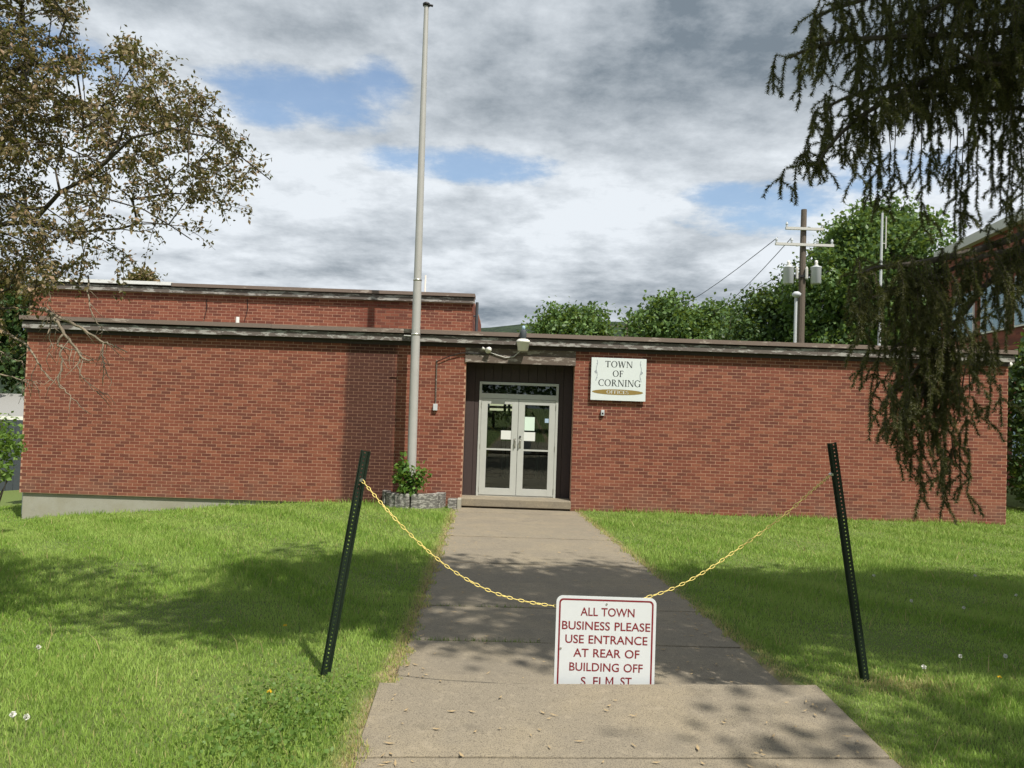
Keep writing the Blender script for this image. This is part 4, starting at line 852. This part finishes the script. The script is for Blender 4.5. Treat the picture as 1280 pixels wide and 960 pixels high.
# ------------------------------------------------------------------ spruce at right
SB = (6.6, 4.6, float(lawn_z(6.6, 4.6)))
spz = thing('spruce_tree', SB, 'large dark spruce with drooping boughs reaching in from the right', 'tree')
tk = MB(); tk.tube([(SB[0], SB[1], -.1+SB[2]), (SB[0], SB[1], 2), (SB[0]-.05, SB[1], 5), (SB[0], SB[1], 8.6)], [.36, .30, .2, .04], 12); tk.build('trunk', 'bark', spz, True)
NV = []; NF = []; noff = 0; twg = MB()
def needles(P, dens=900, ln=.023, wid=.0042, rad=1.0):
    """clothe a polyline (list of Vectors) with needles"""
    global noff
    for a, b in zip(P[:-1], P[1:]):
        a = np.array(a); b = np.array(b); L = np.linalg.norm(b-a); n = max(2, int(L*dens*1.35)); d = (b-a)/max(L, 1e-6)
        t = rng.random((n, 1)); r = unit(rng.normal(size=(n, 3))); r = unit(r-(r@d)[:, None]*d); q = unit(r*rad+d*.75); p = a+(b-a)*t; s_ = unit(np.cross(q, rng.normal(size=(n, 3)))); l = ln*rng.uniform(.7, 1.2, (n, 1))
        V = np.stack([p-s_*wid*.5, p+s_*wid*.5, p+q*l], 1).reshape(-1, 3); NV.append(V); NF.append(noff+np.arange(n*3).reshape(-1, 3)); noff += n*3
def hang(p, L, lean=(0, 0), dens=900, curl=.06, bare=0.0, side=True):
    p = Vector(p); n = max(3, int(L/.07)); Q = [p]; out_ = Vector((lean[0], lean[1], 0))
    for i in range(n):
        t = (i+1)/n; Q.append(Q[-1]+(Vector((random.gauss(0, .055), random.gauss(0, .055), -1))+out_*(1-t)*2.0).normalized()*(L/n))
    twg.tube(Q, [.0035*(1-.6*i/n) for i in range(n+1)], 4, False)
    k0 = int(bare*n); needles(Q[k0:], dens)
    if side:
        for i in range(max(1, k0), n+1):
            for _ in range(random.choice((0, 1, 1, 2))):
                d = Vector((random.gauss(0, .8), random.gauss(0, .7), -1.0)).normalized()*random.uniform(.04, .12); e = Q[i]+d; e2 = e+Vector((d.x*.3, d.y*.3, -abs(d.length)*.55)); needles([Q[i], e, e2], dens)
def bough(L, spc, lmin, lmax, r0=.02, up=.25, bare=0.0, dens=900, sc=.10):
    P = [Vector(p) for p in D(L)]; Q = catmull(P, 10); twg.tube(Q, [r0*(1-.8*i/(len(Q)-1))+.002 for i in range(len(Q))], 6)
    ln = 0; nxt = 0
    for a, b in zip(Q[:-1], Q[1:]):
        ln += (b-a).length
        while nxt < ln:
            nxt += spc*.84*random.uniform(.5, 1.5); s_ = Vector((max(-.15, min(.15, random.gauss(0, sc))), max(-.15, min(.15, random.gauss(0, sc))), random.uniform(-.02, .06)))
            if b.x > 2.62 and b.z < 3.35 and random.random() < .62: continue
            e = b+s_; needles([b, e], dens*.8); hang(e, random.uniform(lmin, lmax), (s_.x*2, s_.y*2), dens, bare=bare if random.random() < .5 else 0)
    needles(Q[len(Q)//3:], dens*.8)
# top masses
bough([(1400, 10, 4.8), (1250, 40, 4.6), (1150, 45, 4.4), (1060, 50, 4.2), (1010, 62, 4.1), (988, 72, 4.1)], .045, .10, .26)
bough([(1300, -60, 4.8), (1180, -40, 4.5), (1090, -5, 4.3), (1040, 12, 4.2), (1012, 28, 4.2)], .05, .10, .30)
bough([(1320, 60, 4.9), (1200, 85, 4.6), (1120, 120, 4.4), (1070, 150, 4.3), (1035, 185, 4.25), (1022, 205, 4.2)], .035, .06, .20)
bough([(1130, 105, 4.4), (1080, 115, 4.3), (1045, 128, 4.2), (1026, 145, 4.2)], .045, .06, .2, .012)
bough([(1350, 110, 4.9), (1260, 105, 4.7), (1200, 110, 4.6), (1150, 110, 4.5)], .04, .10, .28)
bough([(1380, 60, 4.5), (1300, 70, 4.3), (1240, 80, 4.2), (1190, 60, 4.2)], .035, .12, .36)
bough([(1380, -30, 4.7), (1280, -30, 4.6), (1210, -10, 4.5), (1150, 20, 4.4), (1115, 30, 4.4)], .04, .15, .38)
bough([(1400, 130, 4.6), (1320, 130, 4.5), (1270, 135, 4.4), (1230, 135, 4.4)], .04, .12, .34)
bough([(1400, -10, 4.3), (1330, 0, 4.2), (1270, 10, 4.2), (1220, 20, 4.1)], .035, .2, .45)
bough([(1340, -90, 4.4), (1260, -70, 4.3), (1190, -50, 4.3), (1130, -30, 4.3)], .04, .2, .42)
# long hanging strands
for px, py, z_, L, br_ in ((1143, 110, 4.4, .55, .3), (1152, 140, 4.4, .66, .35), (1166, 120, 4.4, .5, .6), (1172, 150, 4.45, .25, .8), (1186, 135, 4.5, .5, .7), (1196, 150, 4.5, .68, .25), (1204, 160, 4.5, .6, .45), (1210, 130, 4.5, .78, .4), (1222, 170, 4.5, .42, .2), (1240, 150, 4.5, .35, .1), (1256, 150, 4.5, .55, .1), (1268, 150, 4.5, .6, .05), (1112, 130, 4.4, .56, .5), (1118, 120, 4.4, .52, .7), (1100, 150, 4.4, .50, .3), (1090, 150, 4.4, .42, .1), (1276, 180, 4.4, .5, 0), (1262, 190, 4.4, .4, 0)):
    hang(dep(px, py, z_), L, (0, 0), 1000, bare=br_)
# lower bough
bough([(1420, 240, 4.9), (1330, 275, 4.7), (1260, 300, 4.6), (1200, 318, 4.5), (1140, 330, 4.4), (1095, 335, 4.3), (1072, 345, 4.3)], .028, .08, .34, .03)
bough([(1380, 300, 4.7), (1290, 310, 4.6), (1230, 320, 4.5), (1170, 345, 4.45), (1120, 360, 4.4), (1090, 372, 4.35)], .03, .12, .42, .02)
bough([(1300, 318, 4.7), (1240, 350, 4.6), (1205, 390, 4.5), (1180, 425, 4.45), (1165, 450, 4.4), (1150, 462, 4.4)], .05, .1, .35, .02, bare=.2)
bough([(1205, 375, 4.5), (1160, 400, 4.4), (1130, 425, 4.4), (1112, 440, 4.35)], .035, .15, .42, .012)
bough([(1190, 420, 4.45), (1155, 450, 4.4), (1130, 480, 4.4), (1110, 492, 4.35)], .032, .12, .36, .010)
bough([(1175, 445, 4.4), (1165, 500, 4.4), (1155, 540, 4.4), (1148, 550, 4.4)], .045, .08, .24, .008)
bough([(1165, 460, 4.4), (1145, 510, 4.4), (1135, 530, 4.35), (1125, 540, 4.35)], .04, .06, .14, .006)
bough([(1180, 430, 4.45), (1180, 480, 4.4), (1170, 540, 4.4), (1172, 570, 4.4)], .05, .05, .16, .006)
for px, py, z_, L, br_ in ((1212, 440, 4.5, .55, .75), (1200, 545, 4.4, .30, .0), (1190, 560, 4.4, .27, .1), (1210, 560, 4.4, .26, .1), (1152, 550, 4.4, .32, 0), (1180, 565, 4.4, .28, .1), (1238, 470, 4.5, .26, .2), (1250, 480, 4.5, .25, .1), (1218, 430, 4.5, .22, .3), (1235, 330, 4.5, .5, .3), (1262, 310, 4.5, .5, .2), (1130, 470, 4.4, .45, 0), (1140, 480, 4.4, .5, 0), (1120, 380, 4.4, .35, .1), (1270, 300, 4.5, .35, .1)):
    hang(dep(px, py, z_), L, (0, 0), 1000, bare=br_)
Q = catmull([Vector(p) for p in D([(1215, 425, 4.5), (1205, 470, 4.45), (1198, 520, 4.4), (1190, 545, 4.4), (1196, 580, 4.4), (1212, 600, 4.4)])], 8); twg.tube(Q, .004, 5)
# remaining whorls of the crown (coarser sprays)
CV = []; CF = []; co = 0
for i in range(16):
    zc = 2.9+i*.36; R = 3.3*(1-(i/17)**1.3)+.3; nbr = 10
    for j in range(nbr):
        a = 2*math.pi*(j+.37*i)/nbr+random.uniform(-.2, .2); dx, dy = math.cos(a), math.sin(a); RR = R*random.uniform(.8, 1.05)
        if dx < -.05: RR = min(RR, 1.9 if zc < 5.2 else 2.6)
        p0 = Vector((SB[0], SB[1], zc)); p1 = p0+Vector((dx*RR*.6, dy*RR*.6, -.1)); p2 = p0+Vector((dx*RR, dy*RR, -.35)); twg.tube([p0, p1, p2], [.035, .022, .006], 5)
        n = int(70*RR); t = rng.random(n)**.8; pp = np.array(p0)+np.outer(t, np.array(p2-p0)); pp[:, 2] -= rng.random(n)*.55; pp += rng.normal(size=(n, 3))*np.array([.16, .16, .08])
        V, F = leaves(pp, .26, .22, 1.2); CV.append(V); CF.append(F+co); co += len(V)
np_mesh('needles', np.concatenate(NV), np.concatenate(NF), 'needle', spz)
np_mesh('crown', np.concatenate(CV), np.concatenate(CF), 'needle', spz); twg.build('bough', 'bark', spz)

# ------------------------------------------------------------------ shade trees overhead (out of frame, their shade lies on the lawn)
def shade(base, cr, lab, extra=()):
    A = np.concatenate([blob(c_, r_, n_, .9, .35) for c_, r_, n_ in cr]); top = cr[0][0]
    lim = [dict(pts=[base, (base[0]*.98, base[1], 4), (base[0]*.9, base[1], 7.2)])]
    for c_, r_, n_ in cr: lim.append(dict(pts=[(base[0]*.9, base[1], 7.2), tuple((np.array(c_)+np.array((base[0]*.9, base[1], 8)))/2), c_], **{'from': 0}))
    tree('shade_maple', base, lim, A, lab, 'tree', None, 'maple', 42, .26, .15, .8, .008, .26, .4, .08)
shade((7.6, 1.4, .47), [((2.8, 2.7, 10.6), (2.5, 1.65, 1.1), 170), ((6.3, 2.5, 10.4), (2.6, 1.6, 1.2), 280), ((9.6, 2.6, 10.2), (2.6, 1.6, 1.2), 260), ((4.7, .9, 10.2), (2.6, 1.0, .7), 42), ((8.4, .8, 10.2), (2.6, 1.2, .8), 110), ((6.2, -1.0, 10.0), (1.8, .7, .5), 16), ((1.9, 1.1, 10.3), (1.5, .8, .6), 70)], 'tall maple overhead right, shading the walk and lawn')

# ------------------------------------------------------------------ grass, litter, dandelions
def blades(n_target, y0, y1, hmin, hmax, wid, name, lab, three=True):
    X = []; 
    y_ = rng.random(n_target*4)**1.0*(y1-y0)+y0; x_ = (rng.random(n_target*4)*2-1)*(.74*y_+1.0)+.03*y_; wgt = (.74*y_+1.0)*(y0/y_)**1.6; keep = rng.random(len(y_)) < wgt/wgt.max()
    x_, y_ = x_[keep][:n_target], y_[keep][:n_target]
    edge_d = np.minimum(np.abs(x_-wx0(y_)), np.abs(x_-wx1(y_))); wob = .03*np.sin(y_*7+1)+.03*np.sin(y_*17)+.05*rng.random(len(y_))
    inside = (x_ > wx0(y_)-.05+wob*.9+.045) & (x_ < wx1(y_)+.05-wob*.9-.045) & (y_ < 16.25)
    bl = (x_ > XL-.02) & (x_ < XR+.02) & (y_ > DW+.03-.0); pl_ = (np.abs(x_-ccx) < ra+.03) & (y_ > DW-.75); stp = (x_ > e0.x-.02) & (x_ < OX1) & (y_ > DW-.46)
    ok = ~(inside | bl | pl_ | stp); x_, y_, edge_d = x_[ok], y_[ok], edge_d[ok]; n = len(x_)
    z_ = lawn_z(x_, y_); h = rng.uniform(hmin, hmax, n)*(1+.5*np.sin(x_*2.1+1)*np.sin(y_*1.7))*np.where(edge_d < .10, .7, 1.0); h = h*np.where((y_ > DW-.10) & (x_ > XL) & (x_ < XR), 1.9, 1.0); tall = rng.random(n) < .0006; h = np.where(tall, rng.uniform(.10, .17, n), h); clump = np.exp(-((np.abs(x_+1.15)/.3)**2+((y_-3.95)/.5)**2)); h *= 1+.6*clump
    a = rng.uniform(0, 2*np.pi, n); w = wid*rng.uniform(.7, 1.4, n)*(y_/y0)**.75; s_ = np.stack([np.cos(a), np.sin(a), 0*a], 1)*w[:, None]*.5; b = rng.uniform(0, 2*np.pi, n); ln = rng.uniform(.15, .75, n)*h; off = np.stack([np.cos(b)*ln, np.sin(b)*ln, 0*b], 1)
    P = np.stack([x_, y_, z_-.004], 1); up_ = np.stack([0*h, 0*h, h], 1)
    if three:
        m = P+off*.35+up_*.6; t = P+off+up_*.97; V = np.stack([P-s_, P+s_, m+s_*.75, m-s_*.75, t], 1).reshape(-1, 3); i = np.arange(n)[:, None]*5; F = np.concatenate([i+[[0, 1, 2]], i+[[0, 2, 3]], i+[[3, 2, 4]]], 0); kk = 5
    else:
        t = P+off+up_; V = np.stack([P-s_, P+s_, t], 1).reshape(-1, 3); F = np.arange(n*3).reshape(-1, 3); kk = 3
    o = np_mesh(name, V, F, 'grass'); dry = np.clip(1.25-edge_d/.13, 0, 1)*(rng.random(n) < .7)*.9; pr = np.exp(-(((x_-BRp.x-.15)/.35)**2+((y_-YR+.05)/.22)**2)); dry = np.maximum(dry, (rng.random(n) < pr*.8)*.8); dry = np.maximum(dry, (rng.random(n) < .05)*.7); dry = np.maximum(dry, tall*.9)
    at = o.data.attributes.new('dry', 'FLOAT', 'POINT'); at.data.foreach_set('value', np.repeat(dry, kk).astype(np.float32)); o['kind'] = 'stuff'; o['label'] = lab; return o
blades(300000, 2.6, 7.0, .019, .042, .0032, 'grass', 'short mown grass of the near lawn')
blades(330000, 7.0, 19.5, .035, .065, .0085, 'grass', 'short mown grass of the far lawn up to the wall', False)
# clover by the left edge of the walk
n = 1500; x_ = rng.normal(-1.15, .2, n); y_ = rng.normal(3.95, .42, n); ok = x_ < wx0(y_)-.1; P = np.stack([x_, y_, lawn_z(x_, y_)+rng.uniform(.02, .07, n)], 1)[ok]
V, F = leaves(P, .024, .9, -.4); o = np_mesh('clover', V, F, 'light'); o['kind'] = 'stuff'; o['label'] = 'patch of clover beside the walk, near left'
# litter on the walk
n = 420; y_ = 3.2+(rng.random(n)**1.6)*10; x_ = np.where(rng.random(n) < .4, np.where(rng.random(n) < .5, WX0+.02+np.abs(rng.normal(0, .08, n)), WX1-.02-np.abs(rng.normal(0, .10, n))), rng.uniform(WX0+.03, WX1-.03, n)); ok = np.abs(y_-CREST) > .17; x_, y_ = x_[ok], y_[ok]; n = len(x_); xo = x_.copy(); x_ = x_+shift(y_)
z_ = np.where(y_ < CREST, near_z(y_)+.018*np.clip((y_-1)/2.7, 0, 1)*(xo-.6), far_z(y_))+.010; a = rng.uniform(0, 6.28, n); L = rng.uniform(.008, .035, n); w = rng.uniform(.003, .009, n); d = np.stack([np.cos(a)*L, np.sin(a)*L, 0*a], 1); s_ = np.stack([-np.sin(a)*w, np.cos(a)*w, 0*a], 1); P = np.stack([x_, y_, z_], 1); hh = np.array([0, 0, .004])
V = np.stack([P-d, P+s_-hh*.5, P+d+hh, P-s_-hh*.5], 1).reshape(-1, 3); i = np.arange(n)[:, None]*4; o = np_mesh('leaf_litter', V, np.concatenate([i+[[0, 1, 2]], i+[[0, 2, 3]]], 0), 'straw'); o['kind'] = 'stuff'; o['label'] = 'dry twigs and leaf bits scattered on the walk'
n = 420; xj = rng.uniform(WX0, WX0+1.0, n)**1.0; yj = np.where(rng.random(n) < .6, 6.02, 7.2)+rng.normal(0, .006, n)-SK*(xj-WX0)
c_ = rng.random(n) < .25; xw_ = W(690, 845, 4.72).x; xj = np.where(c_, xw_-shift(4.72)+rng.normal(0, .06, n), xj); yj = np.where(c_, CREST+.03+rng.normal(0, .012, n), yj)
P = np.stack([xj+shift(yj), yj, far_z(yj)-.012], 1); hh_ = rng.uniform(.015, .05, n); t_p = P+np.stack([rng.normal(0, .012, n), rng.normal(0, .012, n), hh_], 1); a = rng.uniform(0, 6.28, n); s_ = np.stack([np.cos(a), np.sin(a), 0*a], 1)*.003
o = np_mesh('joint_weeds', np.stack([P-s_, P+s_, t_p], 1).reshape(-1, 3), np.arange(n*3).reshape(-1, 3), 'light'); o['kind'] = 'stuff'; o['label'] = 'tiny weeds growing in the joints of the walk'
# dandelions
DL = [(1092, 722, 0, 'pale dandelion clock just right of the right post, farther up the lawn'), (1217, 722, 0, 'dandelion clock on tall stem near right edge, farthest one'), (1141, 756, 0, 'dandelion clock in shaded lawn right of the right post, left of a pair'), (1206, 765, 0, 'large dandelion clock in shaded grass near right edge'), (1269, 748, 0, 'dandelion clock at the very right edge of the lawn'), (1258, 830, 0, 'dandelion clock at lower right, nearest one on the right lawn'), (1199, 831, 0, 'small dandelion clock low right in half shade'), (1158, 846, 0, 'dandelion clock in sunlit grass right of the right post foot'),
      (48, 822, 0, 'dandelion clock on the left lawn at the shadow edge'), (30, 916, 0, 'dandelion clock on a bent stem in the lower left corner'), (20, 912, 0, 'leftmost dandelion clock in the lower left corner'), (338, 873, 1, 'yellow dandelion flower on the near left lawn'), (358, 787, 1, 'tiny yellow dandelion in the shaded left lawn'), (1247, 853, 1, 'yellow dandelion flower at lower right')]
for px, py, kd, lab in DL:
    p = onlawn(px, py+(9 if kd == 0 else 4)); far_ = p.y
    hgt = .11 if kd == 0 else .055; t = thing('dandelion', tuple(p), lab, 'dandelion', 'dandelions in the lawn')
    top = p+Vector((random.uniform(-.02, .02), random.uniform(-.01, .01), hgt)); MB().tube([p-Vector((0, 0, .01)), p+Vector((.006, 0, hgt*.5)), top], .0022, 5).build('stem', 'stem', t)
    b = MB()
    for _ in range(70 if kd == 0 else 40):
        d = Vector((random.gauss(0, 1), random.gauss(0, 1), random.gauss(0, 1) if kd == 0 else abs(random.gauss(0, .35)))).normalized(); r = .015 if kd == 0 else .015; s_ = d.orthogonal().normalized()*(.005 if kd == 0 else .003); u_ = d.cross(s_)
        r *= random.uniform(.55, 1.05); b.quad(top+d*r*.5, top+d*r+s_, top+d*r*1.05-u_, top+d*r-s_)
    b.build('seed_head' if kd == 0 else 'flower', 'puff' if kd == 0 else 'yel', t)
